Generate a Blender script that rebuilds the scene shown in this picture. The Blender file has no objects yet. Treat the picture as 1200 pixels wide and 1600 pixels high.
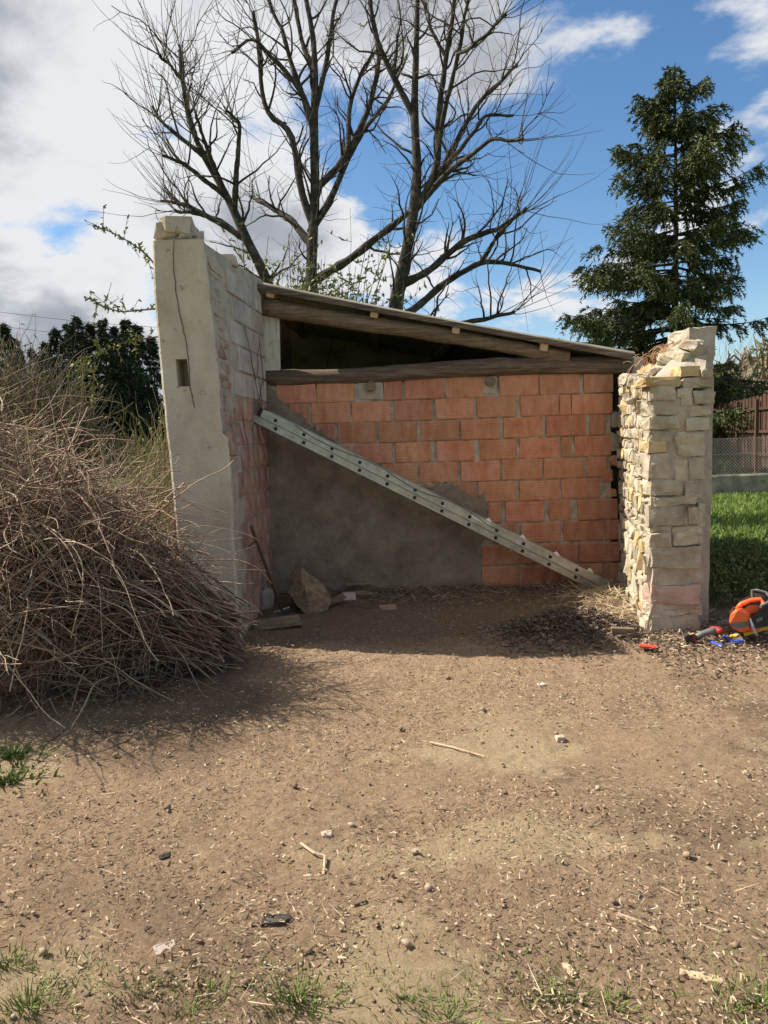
import bpy, bmesh, math, random
import numpy as np
from mathutils import Vector, Matrix
random.seed(7); RNG = np.random.default_rng(11)
S = bpy.context.scene
C = S.collection
# ------------------------------------------------------------------ camera
F = 1180.0; CAMZ = 1.55; PITCH = math.atan(117/F); ROLL = math.radians(2.0)
r0 = Vector((1,0,0)); f0 = Vector((0,math.cos(PITCH),-math.sin(PITCH))); u0 = Vector((0,math.sin(PITCH),math.cos(PITCH)))
RV = r0*math.cos(ROLL)-u0*math.sin(ROLL); UV = u0*math.cos(ROLL)+r0*math.sin(ROLL)
cam = bpy.data.cameras.new('camera'); camo = bpy.data.objects.new('camera', cam); C.objects.link(camo)
cam.sensor_fit = 'VERTICAL'; cam.sensor_height = 36; cam.sensor_width = 27; cam.lens = F/1600*36
cam.clip_start = 0.05; cam.clip_end = 5000
M = Matrix((RV, UV, -f0)).transposed().to_4x4(); M.translation = (0,0,CAMZ); camo.matrix_world = M
S.camera = camo
S.render.resolution_x = 768; S.render.resolution_y = 1024
# ------------------------------------------------------------------ light
SUN_EL = math.radians(46); SUN_BACK = math.radians(15)     # from the left, a little behind the walls
to_sun = Vector((-math.cos(SUN_EL)*math.cos(SUN_BACK), math.cos(SUN_EL)*math.sin(SUN_BACK), math.sin(SUN_EL)))
sl = bpy.data.lights.new('sun', 'SUN'); sl.energy = 5.0; sl.angle = math.radians(0.53); sl.color = (1.0,0.93,0.82)
so = bpy.data.objects.new('sun', sl); C.objects.link(so); so.rotation_euler = to_sun.to_track_quat('Z','Y').to_euler()
so.location = to_sun*60
W = bpy.data.worlds.new('World'); S.world = W; W.use_nodes = True
def build_world():
    nt = W.node_tree; N = nt.nodes; L = nt.links; N.clear()
    out = N.new('ShaderNodeOutputWorld'); bg = N.new('ShaderNodeBackground'); bg.inputs[1].default_value = 0.082
    L.new(bg.outputs[0], out.inputs[0])
    sky = N.new('ShaderNodeTexSky'); sky.sky_type = 'NISHITA'; sky.sun_disc = False
    sky.sun_elevation = SUN_EL; sky.sun_rotation = math.atan2(to_sun.x, to_sun.y); sky.ozone_density = 1.6; sky.air_density = 1.0; sky.dust_density = 0.4
    tc = N.new('ShaderNodeTexCoord'); sep = N.new('ShaderNodeSeparateXYZ'); L.new(tc.outputs['Generated'], sep.inputs[0])
    def mth(op, a, b=None, c=None):
        n = N.new('ShaderNodeMath'); n.operation = op
        for i, v in enumerate((a, b, c)):
            if v is None: continue
            if isinstance(v, (int, float)): n.inputs[i].default_value = v
            else: L.new(v, n.inputs[i])
        return n.outputs[0]
    z = mth('ADD', mth('MAXIMUM', sep.outputs[2], 0.0), 0.28)
    cx = mth('DIVIDE', sep.outputs[0], z); cy = mth('DIVIDE', sep.outputs[1], z)
    comb = N.new('ShaderNodeCombineXYZ'); L.new(cx, comb.inputs[0]); L.new(cy, comb.inputs[1])
    def noise(scale, detail, rough, loc):
        mp = N.new('ShaderNodeMapping'); mp.inputs['Location'].default_value = loc; L.new(comb.outputs[0], mp.inputs[0])
        n = N.new('ShaderNodeTexNoise'); n.inputs['Scale'].default_value = scale; n.inputs['Detail'].default_value = detail
        n.inputs['Roughness'].default_value = rough; n.inputs['Distortion'].default_value = 0.25; L.new(mp.outputs[0], n.inputs[0]); return n.outputs[0]
    big = noise(0.75, 2, 0.5, (3.1, 1.7, 0)); fine = noise(2.0, 10, 0.58, (0.4, 2.2, 0))
    # the bank of cloud lies to the left (west), it breaks up to the right (east)
    dens = mth('ADD', mth('ADD', mth('MULTIPLY', big, 0.50), mth('MULTIPLY', fine, 0.80)), mth('MULTIPLY', cx, -0.13))
    def ramp(v, a, b):
        n = N.new('ShaderNodeMapRange'); n.interpolation_type = 'SMOOTHSTEP'; n.clamp = True
        L.new(v, n.inputs[0]); n.inputs[1].default_value = a; n.inputs[2].default_value = b; return n.outputs[0]
    cover = ramp(dens, 0.575, 0.655)
    thick = ramp(mth('ADD', dens, mth('MULTIPLY', noise(1.5, 4, 0.5, (7.7, 3.0, 0)), 0.5)), 0.92, 1.10)
    mixc = N.new('ShaderNodeMix'); mixc.data_type = 'RGBA'; L.new(thick, mixc.inputs[0])
    mixc.inputs[6].default_value = (5.7, 5.75, 5.9, 1); mixc.inputs[7].default_value = (2.6, 2.72, 3.05, 1)
    mix = N.new('ShaderNodeMix'); mix.data_type = 'RGBA'; L.new(mth('MULTIPLY', cover, 0.98), mix.inputs[0])
    hs = N.new('ShaderNodeHueSaturation'); hs.inputs['Saturation'].default_value = 1.22; L.new(sky.outputs[0], hs.inputs['Color'])
    L.new(hs.outputs[0], mix.inputs[6]); L.new(mixc.outputs[2], mix.inputs[7]); L.new(mix.outputs[2], bg.inputs[0])
build_world()
S.view_settings.view_transform = 'Standard'; S.view_settings.look = 'None'; S.view_settings.exposure = 0.85; S.view_settings.gamma = 1.0
S.view_settings.use_curve_mapping = False

# ------------------------------------------------------------------ helpers
def ray(px, py):
    return f0 + RV*((px-600)/F) - UV*((py-800)/F)
def P(px, py, Y):
    d = ray(px, py); t = Y/d.y; return Vector((d.x*t, Y, CAMZ+d.z*t))
def G0(px, py, z=0.0):
    d = ray(px, py); t = (z-CAMZ)/d.z; return Vector((d.x*t, d.y*t, z))
def vnoise(x, y, seed=0):
    xi = np.floor(x).astype(np.int64); yi = np.floor(y).astype(np.int64); xf = x-xi; yf = y-yi
    def h(a, b):
        n = (a*374761393 + b*668265263 + seed*974711) & 0x7fffffff
        n = ((n ^ (n >> 13))*1274126177) & 0x7fffffff
        return ((n ^ (n >> 16)) & 0xffff)/65535.0
    u = xf*xf*(3-2*xf); v = yf*yf*(3-2*yf)
    return (h(xi,yi)*(1-u)+h(xi+1,yi)*u)*(1-v)+(h(xi,yi+1)*(1-u)+h(xi+1,yi+1)*u)*v
def fbm(x, y, oct=4, seed=0):
    s = 0; a = 0.5
    for i in range(oct): s = s+a*(vnoise(x, y, seed+i)-0.5); x = x*2.03; y = y*2.03; a *= 0.5
    return s
HEAP = G0(895, 1005); RISE = G0(1120, 1005)
def gh(x, y):
    x = np.asarray(x, float); y = np.asarray(y, float)
    near = np.clip((40-np.hypot(x, y))/30, 0, 1)
    z = near*(0.10*fbm(x*0.7, y*0.7, 3, 3) + 0.05*fbm(x*3.1, y*3.1, 4, 9))
    z = z+0.17*np.exp(-(((x-HEAP.x)/0.38)**2+((y-HEAP.y-0.1)/0.34)**2)**1.2)
    z = z+0.07*np.exp(-(((x-RISE.x)/0.5)**2+((y-RISE.y)/0.4)**2))
    z = z+0.06*np.exp(-(((x-2.0)/0.35)**2+((y-6.6)/0.7)**2))
    far = np.clip((np.hypot(x, y)-45)/200, 0, 1)
    return z+far*far*6
def G(px, py):
    p = G0(px, py)
    for _ in range(5): p = G0(px, py, float(gh(p.x, p.y)))
    return p
def nodes_of(m):
    m.use_nodes = True; nt = m.node_tree; nt.nodes.clear()
    o = nt.nodes.new('ShaderNodeOutputMaterial'); b = nt.nodes.new('ShaderNodeBsdfPrincipled'); nt.links.new(b.outputs[0], o.inputs[0])
    return nt, b
def mat(name, cols, scale=8, rough=0.9, bump=0.3, bscale=40, bdist=0.01, metal=0.0, rnd=0.0, attr=None, stretch=None, dirt=None, spec=0.3, ribs=None, transl=0):
    """cols: list of colours spread over a noise; rnd: brightness change from object to object; attr: colour attribute multiplied in"""
    m = bpy.data.materials.new(name); nt, b = nodes_of(m); N = nt.nodes; L = nt.links
    tc = N.new('ShaderNodeTexCoord'); vec = tc.outputs['Object']
    oi = N.new('ShaderNodeObjectInfo')
    add = N.new('ShaderNodeVectorMath'); add.operation = 'ADD'; L.new(vec, add.inputs[0])
    sc = N.new('ShaderNodeVectorMath'); sc.operation = 'SCALE'; sc.inputs['Scale'].default_value = 1.0; L.new(oi.outputs['Location'], sc.inputs[0]); L.new(sc.outputs[0], add.inputs[1])
    vec = add.outputs[0]
    if stretch:
        mp = N.new('ShaderNodeMapping'); mp.inputs['Scale'].default_value = stretch; L.new(vec, mp.inputs[0]); vec = mp.outputs[0]
    n1 = N.new('ShaderNodeTexNoise'); n1.inputs['Scale'].default_value = scale; n1.inputs['Detail'].default_value = 8; n1.inputs['Roughness'].default_value = 0.65; L.new(vec, n1.inputs[0])
    cr = N.new('ShaderNodeValToRGB'); e = cr.color_ramp.elements
    while len(e) < len(cols): e.new(0.5)
    for i, c in enumerate(cols):
        e[i].position = 0.32+0.36*i/max(1, len(cols)-1); e[i].color = (*c, 1)
    L.new(n1.outputs[0], cr.inputs[0]); col = cr.outputs[0]
    def mul(col, fac_out=None, c2=None, blend='MULTIPLY', fac=1.0):
        mx = N.new('ShaderNodeMix'); mx.data_type = 'RGBA'; mx.blend_type = blend
        mx.inputs[0].default_value = fac
        if fac_out is not None: L.new(fac_out, mx.inputs[0])
        L.new(col, mx.inputs[6])
        if isinstance(c2, tuple): mx.inputs[7].default_value = (*c2, 1)
        else: L.new(c2, mx.inputs[7])
        return mx.outputs[2]
    if attr:
        a = N.new('ShaderNodeAttribute'); a.attribute_name = attr; col = mul(col, None, a.outputs['Color'])
    if dirt:
        n3 = N.new('ShaderNodeTexNoise'); n3.inputs['Scale'].default_value = dirt[1]; n3.inputs['Detail'].default_value = 10; n3.inputs['Roughness'].default_value = 0.7
        L.new(tc.outputs['Object'], n3.inputs[0])
        mr = N.new('ShaderNodeMapRange'); mr.inputs[1].default_value = dirt[2]; mr.inputs[2].default_value = dirt[2]+0.09; L.new(n3.outputs[0], mr.inputs[0])
        sc2 = N.new('ShaderNodeMath'); sc2.operation = 'MULTIPLY'; sc2.inputs[1].default_value = dirt[3]; L.new(mr.outputs[0], sc2.inputs[0])
        col = mul(col, sc2.outputs[0], dirt[0], 'MIX')
    if rnd:
        hs = N.new('ShaderNodeHueSaturation'); mr = N.new('ShaderNodeMapRange'); mr.inputs[3].default_value = 1-rnd; mr.inputs[4].default_value = 1+rnd
        L.new(oi.outputs['Random'], mr.inputs[0]); L.new(mr.outputs[0], hs.inputs['Value'])
        m2 = N.new('ShaderNodeMapRange'); m2.inputs[3].default_value = 0.493; m2.inputs[4].default_value = 0.507
        fr = N.new('ShaderNodeMath'); fr.operation = 'FRACT'; ml = N.new('ShaderNodeMath'); ml.operation = 'MULTIPLY'; ml.inputs[1].default_value = 17.3
        L.new(oi.outputs['Random'], ml.inputs[0]); L.new(ml.outputs[0], fr.inputs[0]); L.new(fr.outputs[0], m2.inputs[0]); L.new(m2.outputs[0], hs.inputs['Hue'])
        L.new(col, hs.inputs['Color']); col = hs.outputs[0]
    L.new(col, b.inputs['Base Color']); b.inputs['Roughness'].default_value = rough; b.inputs['Metallic'].default_value = metal
    b.inputs['Specular IOR Level'].default_value = spec
    if bump:
        n2 = N.new('ShaderNodeTexNoise'); n2.inputs['Scale'].default_value = bscale; n2.inputs['Detail'].default_value = 9; n2.inputs['Roughness'].default_value = 0.7; L.new(vec, n2.inputs[0])
        h = n2.outputs[0]
        if ribs:
            wv = N.new('ShaderNodeTexWave'); wv.bands_direction = 'Z'; wv.inputs['Scale'].default_value = ribs; wv.inputs['Distortion'].default_value = 0.3; L.new(tc.outputs['Object'], wv.inputs[0])
            ad = N.new('ShaderNodeMath'); ad.operation = 'MULTIPLY_ADD'; L.new(wv.outputs[0], ad.inputs[0]); ad.inputs[1].default_value = 0.55; L.new(n2.outputs[0], ad.inputs[2]); h = ad.outputs[0]
        bp = N.new('ShaderNodeBump'); bp.inputs['Strength'].default_value = bump; bp.inputs['Distance'].default_value = bdist; L.new(h, bp.inputs['Height']); L.new(bp.outputs[0], b.inputs['Normal'])
    return m
def mesh(name, v, f, m, smooth=False, col=None):
    me = bpy.data.meshes.new(name)
    if isinstance(f, np.ndarray):
        v = np.asarray(v, np.float32); n, k = f.shape
        me.vertices.add(len(v)); me.vertices.foreach_set('co', v.ravel())
        me.loops.add(n*k); me.loops.foreach_set('vertex_index', f.astype(np.int32).ravel())
        me.polygons.add(n); me.polygons.foreach_set('loop_start', np.arange(0, n*k, k, dtype=np.int32)); me.polygons.foreach_set('loop_total', np.full(n, k, np.int32))
        me.update(calc_edges=True)
    else:
        me.from_pydata([tuple(p) for p in v], [], f); me.update()
    if col is not None:
        ca = me.color_attributes.new('Col', 'FLOAT_COLOR', 'POINT')
        c4 = np.ones((len(me.vertices), 4), np.float32); c4[:, :3] = col; ca.data.foreach_set('color', c4.ravel())
    if smooth: me.polygons.foreach_set('use_smooth', np.ones(len(me.polygons), bool))
    me.materials.append(m); return me
def link(name, me, parent=None, loc=(0,0,0)):
    o = bpy.data.objects.new(name, me); C.objects.link(o); o.location = loc
    if parent: o.parent = parent
    return o
def tag(o, label, cat, group=None, kind=None):
    o['label'] = label; o['category'] = cat
    if group: o['group'] = group
    if kind: o['kind'] = kind
    return o
def thing(name, loc, label, cat, group=None):
    o = bpy.data.objects.new(name, None); C.objects.link(o); o.location = loc; o.empty_display_size = 0.1
    return tag(o, label, cat, group)
def part(name, v, f, m, parent, smooth=False, col=None):
    """verts in world coordinates, the parents carry locations only"""
    off = Vector((0,0,0)); p = parent
    while p: off += p.location; p = p.parent
    v = np.asarray(v, float)-np.array(off); ctr = v.mean(0)
    return link(name, mesh(name, v-ctr, f, m, smooth, col), parent, ctr)
def solo(name, v, f, m, label, cat, group=None, kind=None, smooth=False, col=None):
    v = np.asarray(v, float); c = np.array([v[:,0].mean(), v[:,1].mean(), v[:,2].min()])
    return tag(link(name, mesh(name, v-c, f, m, smooth, col), None, c), label, cat, group, kind)
def hull(pts):
    bm = bmesh.new()
    for p in pts: bm.verts.new(p)
    r = bmesh.ops.convex_hull(bm, input=bm.verts)
    for g in [g for g in r['geom_interior'] if isinstance(g, bmesh.types.BMVert) and g.is_valid]: bm.verts.remove(g)
    for vv in [vv for vv in bm.verts if not vv.link_faces]: bm.verts.remove(vv)
    bm.verts.index_update(); v = [tuple(x.co) for x in bm.verts]; f = [[x.index for x in fc.verts] for fc in bm.faces]; bm.free(); return v, f
def stone_pts(a, b, c, j=0.14, n=9):
    """points of an uneven block of size a,b,c about the origin"""
    pts = []
    for sx in (-1,1):
        for sy in (-1,1):
            for sz in (-1,1):
                pts.append((sx*a/2*(1-random.random()*j*2), sy*b/2*(1-random.random()*j), sz*c/2*(1-random.random()*j*2)))
    for _ in range(n):
        p = [random.uniform(-.5,.5)*0.85 for _ in range(3)]; ax = random.choice((0,1,1,2)); p[ax] = random.choice((-.5,.5))*random.uniform(.9,1.06)
        pts.append((p[0]*a, p[1]*b, p[2]*c))
    return pts
def roughen(v, f, cuts, amp):
    bm = bmesh.new(); bv = [bm.verts.new(p) for p in v]
    for q in f: bm.faces.new([bv[i] for i in q])
    bmesh.ops.dissolve_limit(bm, angle_limit=.12, verts=bm.verts, edges=bm.edges); bmesh.ops.triangulate(bm, faces=bm.faces)
    bmesh.ops.subdivide_edges(bm, edges=bm.edges, cuts=cuts, use_grid_fill=True); bmesh.ops.triangulate(bm, faces=bm.faces)
    for p in bm.verts: p.co += Vector((random.uniform(-1,1), random.uniform(-1,1), random.uniform(-1,1)))*amp*.42
    bm.verts.index_update(); v = [tuple(p.co) for p in bm.verts]; f = [[x.index for x in q.verts] for q in bm.faces]; bm.free(); return v, f
def chamfer(a, b, c, ch):
    pts = []
    for sx in (-1,1):
        for sy in (-1,1):
            for sz in (-1,1):
                for k in range(3):
                    q = [sx*(a/2-ch), sy*(b/2-ch), sz*(c/2-ch)]; q[k] += (sx,sy,sz)[k]*ch; pts.append(q)
    return hull(pts)
def xf(v, rot=(0,0,0), loc=(0,0,0)):
    from mathutils import Euler
    R = np.array(Euler(rot).to_matrix()); return np.asarray(v, float) @ R.T + np.array(loc)
def tubes(paths, rad, sides=4):
    """paths (N,K,3), rad (N,K) -> verts, quads"""
    paths = np.asarray(paths, float); rad = np.asarray(rad, float); N, K, _ = paths.shape
    t = np.gradient(paths, axis=1); t /= np.linalg.norm(t, axis=2, keepdims=True)+1e-9
    ref = np.where(np.abs(t[:, :1, 2:3]) > 0.8, np.array([[[1.0,0.13,0]]]), np.array([[[0.05,0.02,1.0]]]))
    u = np.cross(t, ref); u /= np.linalg.norm(u, axis=2, keepdims=True)+1e-9; w = np.cross(t, u)
    a = np.arange(sides)*2*np.pi/sides
    v = paths[:, :, None, :]+rad[:, :, None, None]*(u[:, :, None, :]*np.cos(a)[None, None, :, None]+w[:, :, None, :]*np.sin(a)[None, None, :, None])
    i = np.arange(N)[:, None, None]*K*sides; k = np.arange(K-1)[None, :, None]*sides; s = np.arange(sides)[None, None, :]; s2 = (s+1) % sides
    f = np.stack([i+k+s, i+k+s2, i+k+sides+s2, i+k+sides+s], -1).reshape(-1, 4)
    return v.reshape(-1, 3), f
def tube1(pts, r, sides=8, cap=True):
    pts = np.asarray(pts, float); K = len(pts); r = np.full(K, r) if np.isscalar(r) else np.asarray(r, float)
    v, f = tubes(pts[None], r[None], sides); f = [list(map(int, q)) for q in f]
    if cap: f.append(list(range(sides))[::-1]); f.append([(K-1)*sides+s for s in range(sides)])
    return v, f
def blades(base, d, ln, wd, bend=None, taper=0.25):
    """thin leaf quads, base (N,3), direction (N,3)"""
    n = len(base); d = d/(np.linalg.norm(d, axis=1, keepdims=True)+1e-9)
    r = RNG.normal(size=(n,3)); s = np.cross(d, r); s /= np.linalg.norm(s, axis=1, keepdims=True)+1e-9
    ln = np.broadcast_to(np.asarray(ln, float), (n,))[:, None]; wd = np.broadcast_to(np.asarray(wd, float), (n,))[:, None]
    tip = base+d*ln
    if bend is not None: tip = tip+bend
    v = np.stack([base-s*wd/2, base+s*wd/2, tip+s*wd*taper, tip-s*wd*taper], 1).reshape(-1, 3)
    return v, np.arange(4*n).reshape(-1, 4)
def join(lst):
    vs = []; fs = []; o = 0
    for v, f in lst: v = np.asarray(v); vs.append(v); fs.append(np.asarray(f)+o); o += len(v)
    return np.concatenate(vs), np.concatenate(fs)
def joinl(lst):
    vs = []; fs = []
    for v, f in lst:
        o = len(vs); vs += [tuple(p) for p in v]; fs += [[i+o for i in q] for q in f]
    return vs, fs
def box(x0, x1, y0, y1, z0, z1):
    v = [(x,y,z) for x in (x0,x1) for y in (y0,y1) for z in (z0,z1)]
    return v, [[0,1,3,2],[4,6,7,5],[0,4,5,1],[2,3,7,6],[0,2,6,4],[1,5,7,3]]

# ------------------------------------------------------------------ materials
MT = {}
MT['brick'] = mat('hollow_brick', [(.43,.165,.085),(.53,.235,.135),(.58,.31,.205)], 5, .9, .7, 60, .006, rnd=.14, dirt=((.44,.36,.28),6,.60,.5), ribs=14)
MT['oldbrick'] = mat('old_brick', [(.26,.12,.085),(.38,.20,.14),(.44,.31,.23)], 7, .95, .6, 45, .008, rnd=.2, dirt=((.40,.34,.28),5,.52,.8))
MT['block'] = mat('cement_block', [(.34,.285,.24),(.46,.395,.335),(.56,.495,.43)], 6, .95, .6, 50, .006, rnd=.12, dirt=((.24,.17,.13),5,.60,.7))
MT['mortar'] = mat('mortar', [(.31,.265,.205),(.43,.37,.29),(.50,.44,.35)], 9, .95, .8, 40, .012)
MT['render'] = mat('wall_render', [(.45,.375,.29),(.56,.48,.38),(.62,.545,.44)], 3, .95, .9, 30, .016, stretch=(1.2,1.2,.85), dirt=((.20,.165,.13),13,.60,.75))
MT['cement'] = mat('cement_patch', [(.17,.132,.095),(.25,.20,.148),(.34,.275,.208)], 5, .95, 1.0, 22, .02, dirt=((.33,.28,.22),9,.60,.6))
MT['plaster'] = mat('raw_plaster', [(.34,.28,.215),(.45,.38,.30),(.52,.45,.36)], 7, .95, .9, 30, .015, dirt=((.2,.13,.09),9,.6,.7))
MT['stone'] = mat('limestone', [(.31,.255,.18),(.46,.39,.285),(.58,.515,.40)], 7, .95, .9, 28, .02, rnd=.15, dirt=((.30,.25,.19),8,.6,.5))
MT['ochre'] = mat('ochre_stone', [(.42,.28,.12),(.53,.39,.20),(.58,.47,.29)], 7, .95, .9, 28, .02, rnd=.1)
MT['pink'] = mat('pink_brick', [(.40,.27,.21),(.50,.36,.29)], 7, .95, .7, 40, .01)
MT['wood'] = mat('old_beam', [(.075,.05,.035),(.14,.10,.07),(.27,.205,.15)], 9, .85, 1.0, 16, .02, stretch=(.3,5,5))
MT['log'] = mat('weathered_log', [(.12,.08,.055),(.22,.155,.105),(.36,.27,.19)], 9, .85, 1.0, 16, .02, stretch=(.3,5,5))
MT['pale'] = mat('pale_wood', [(.38,.26,.155),(.50,.36,.23),(.56,.43,.29)], 8, .8, .4, 30, .005, stretch=(3,1,3))
MT['paint'] = mat('peeling_paint', [(.42,.37,.30),(.56,.52,.44),(.60,.56,.49)], 8, .8, .5, 30, .006, stretch=(4,4,.7), dirt=((.22,.15,.10),9,.56,.9))
MT['sheet'] = mat('fibre_cement_sheet', [(.17,.15,.11),(.26,.23,.175),(.33,.30,.235)], 5, .9, .4, 50, .006, dirt=((.13,.14,.06),6,.58,.6))
MT['alu'] = mat('aluminium', [(.30,.30,.305),(.40,.40,.405),(.50,.50,.505)], 12, .36, .15, 90, .002, metal=.8, spec=.5, dirt=((.2,.18,.16),6,.6,.5))
MT['black'] = mat('black_plastic', [(.018,.018,.018),(.03,.03,.03)], 20, .5, .2, 60, .002)
MT['grey'] = mat('grey_plastic', [(.12,.12,.115),(.17,.17,.16)], 20, .5, .2, 60, .002)
MT['orange'] = mat('orange_plastic', [(.72,.105,.02),(.80,.15,.035)], 12, .38, .08, 40, .002, spec=.5, dirt=((.35,.2,.1),12,.66,.5))
MT['red'] = mat('red_plastic', [(.22,.02,.016),(.30,.03,.025)], 14, .45, .1, 60, .002)
MT['blue'] = mat('blue_plastic', [(.04,.075,.42),(.06,.11,.50)], 14, .45, .1, 60, .002, dirt=((.4,.38,.35),14,.64,.6))
MT['yellow'] = mat('yellow_plastic', [(.72,.52,.03),(.80,.60,.07)], 14, .45, .1, 60, .002)
MT['redtape'] = mat('bright_red_plastic', [(.50,.05,.03),(.58,.08,.05)], 14, .5, .1, 60, .002)
MT['steel'] = mat('steel', [(.30,.30,.30),(.40,.40,.40)], 14, .4, .1, 60, .002, metal=.8)
MT['white'] = mat('white_plastic', [(.70,.69,.66),(.78,.77,.74)], 14, .5, .1, 60, .002)
MT['rust'] = mat('rusty_iron', [(.08,.05,.035),(.14,.085,.055)], 14, .8, .4, 60, .004)
MT['bark'] = mat('bark', [(.02,.016,.013),(.045,.037,.03),(.11,.10,.08)], 9, .95, .9, 22, .02, dirt=((.13,.14,.05),4,.62,.6))
MT['twig'] = mat('twig', [(.09,.07,.052),(.15,.12,.09)], 9, .9, 0)
MT['brush'] = mat('dry_vine_stems', [(.75,.75,.75),(1,1,1)], 14, .8, 0, attr='Col')
MT['litter'] = mat('dry_litter', [(.85,.85,.85),(1,1,1)], 14, .9, 0, attr='Col')
MT['leaf'] = mat('young_leaves', [(.13,.165,.03),(.20,.235,.055)], 3, .6, 0)
MT['needle'] = mat('spruce_needles', [(.032,.045,.016),(.065,.08,.026),(.12,.125,.04)], .9, .7, 0)
MT['needlefar'] = mat('dark_conifer_needles', [(.022,.032,.016),(.038,.052,.024)], .6, .8, 0)
MT['grass'] = mat('grass_blades', [(.085,.145,.022),(.14,.20,.04),(.22,.25,.08)], 3, .7, 0)
MT['weed'] = mat('weed_leaves', [(.075,.115,.022),(.13,.17,.04)], 8, .6, 0)
MT['scrub'] = mat('scrub_twigs', [(.8,.8,.8),(1,1,1)], 2, .9, 0, attr='Col')
MT['fence'] = mat('brown_boards', [(.055,.028,.02),(.095,.048,.033)], 5, .7, .4, 30, .006, rnd=.15, stretch=(4,4,.5))
MT['chunk'] = mat('rotten_wood', [(.16,.105,.06),(.27,.19,.115),(.36,.28,.19)], 5, .95, .9, 12, .03, stretch=(1,4,4))
MT['wire'] = mat('galvanised_wire', [(.25,.24,.22),(.32,.31,.29)], 9, .6, 0, metal=.5)
MT['rubble'] = mat('pebbles', [(.9,.9,.9),(1,1,1)], 30, .95, .4, 60, .004, attr='Col')

# ------------------------------------------------------------------ ground
def ground():
    def axis(lo, hi, step, far, g=1.16):
        a = list(np.arange(lo, hi, step)); s = step; x = lo; left = []
        while x > -far: s *= g; x -= s; left.append(x)
        s = step; x = a[-1]; right = []
        while x < far: s *= g; x += s; right.append(x)
        return np.array(left[::-1]+a+right)
    xs = axis(-3.4, 3.4, .016, 900); ys = axis(1.4, 7.8, .016, 900)
    X, Y = np.meshgrid(xs, ys); Z = gh(X, Y)
    near = ((np.abs(X) < 4.5) & (Y > 0.8) & (Y < 9))
    Z = Z+near*(0.040*fbm(X*7, Y*7, 5, 21)+0.040*np.clip(fbm(X*24, Y*24, 2, 40)-.02, 0, 1))
    nx, ny = len(xs), len(ys); idx = np.arange(nx*ny).reshape(ny, nx)
    f = np.stack([idx[:-1,:-1], idx[:-1,1:], idx[1:,1:], idx[1:,:-1]], -1).reshape(-1, 4)
    v = np.stack([X, Y, Z], -1).reshape(-1, 3)
    w = fbm(X*1.3, Y*1.3, 4, 60)
    def ss(a, b, t): t = np.clip((t-a)/(b-a), 0, 1); return t*t*(3-2*t)
    grass = np.maximum.reduce([ss(7.6, 8.6, Y+w)*ss(2.6, 3.0, X+w*.4), ss(6.3, 7.0, Y+w)*ss(1.5, 1.9, -X+w*.3), ss(10, 12, Y), ss(5, 7, np.abs(X)), ss(.6,-.4,Y)])
    saw = np.clip(ss(.06, .2, fbm(X*1.6+3, Y*2.6, 4, 77)+.16*np.exp(-((X+.75)/.7)**2-((Y-2.75)/.35)**2)+.22*np.exp(-((X+.8)/.6)**2-((Y-2.05)/.16)**2)), 0, 1)*ss(4.6, 3.4, Y)
    dark = np.clip(ss(.02, .22, fbm(X*.9, Y*.9, 4, 90)+.2*np.exp(-((X+1.6)/.7)**2-((Y-3.7)/.5)**2)+.15*np.exp(-((X-2.2)/.6)**2-((Y-3.2)/.8)**2)+.40*ss(5.2, 6.2, Y)), 0, 1)  # dark soil patches; shed floor colour also darkened to deepen the shadow there
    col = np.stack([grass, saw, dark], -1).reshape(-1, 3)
    m = bpy.data.materials.new('earth_and_lawn'); nt, b = nodes_of(m); N = nt.nodes; L = nt.links
    tc = N.new('ShaderNodeTexCoord'); at = N.new('ShaderNodeAttribute'); at.attribute_name = 'Col'
    sp = N.new('ShaderNodeSeparateColor'); L.new(at.outputs['Color'], sp.inputs[0])
    def nz(scale, det=8, rough=.65):
        n = N.new('ShaderNodeTexNoise'); n.inputs['Scale'].default_value = scale; n.inputs['Detail'].default_value = det; n.inputs['Roughness'].default_value = rough; L.new(tc.outputs['Object'], n.inputs[0]); return n.outputs[0]
    def ramp(src, cols, lo=.3, hi=.7):
        r = N.new('ShaderNodeValToRGB'); e = r.color_ramp.elements
        while len(e) < len(cols): e.new(.5)
        for i, c in enumerate(cols): e[i].position = lo+(hi-lo)*i/(len(cols)-1); e[i].color = (*c, 1)
        L.new(src, r.inputs[0]); return r.outputs[0]
    def mix(a, bb, fac, k=1.0):
        x = N.new('ShaderNodeMix'); x.data_type = 'RGBA'; L.new(a, x.inputs[6]); L.new(bb, x.inputs[7])
        mm = N.new('ShaderNodeMath'); mm.operation = 'MULTIPLY'; mm.inputs[1].default_value = k; L.new(fac, mm.inputs[0]); L.new(mm.outputs[0], x.inputs[0]); return x.outputs[2]
    soil = ramp(nz(38, 10, .75), [(.12,.073,.042),(.31,.205,.125),(.45,.32,.205),(.60,.46,.315)], .32, .70)
    soil = mix(soil, ramp(nz(90, 8, .85), [(.09,.055,.032),(.33,.225,.14),(.62,.48,.33)], .34, .66), nz(9), .8)
    soil = mix(soil, ramp(nz(5), [(.22,.14,.085),(.40,.28,.175)]), nz(2.2), .4)
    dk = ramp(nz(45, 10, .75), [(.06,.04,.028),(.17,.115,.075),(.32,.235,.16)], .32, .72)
    sd = ramp(nz(60, 8, .7), [(.36,.26,.15),(.56,.44,.27)], .35, .65)
    gr = ramp(nz(6), [(.07,.11,.02),(.11,.165,.03),(.19,.21,.06)])
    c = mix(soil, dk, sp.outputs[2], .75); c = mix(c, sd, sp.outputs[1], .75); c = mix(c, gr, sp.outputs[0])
    L.new(c, b.inputs['Base Color']); b.inputs['Roughness'].default_value = .97; b.inputs['Specular IOR Level'].default_value = .15
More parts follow.
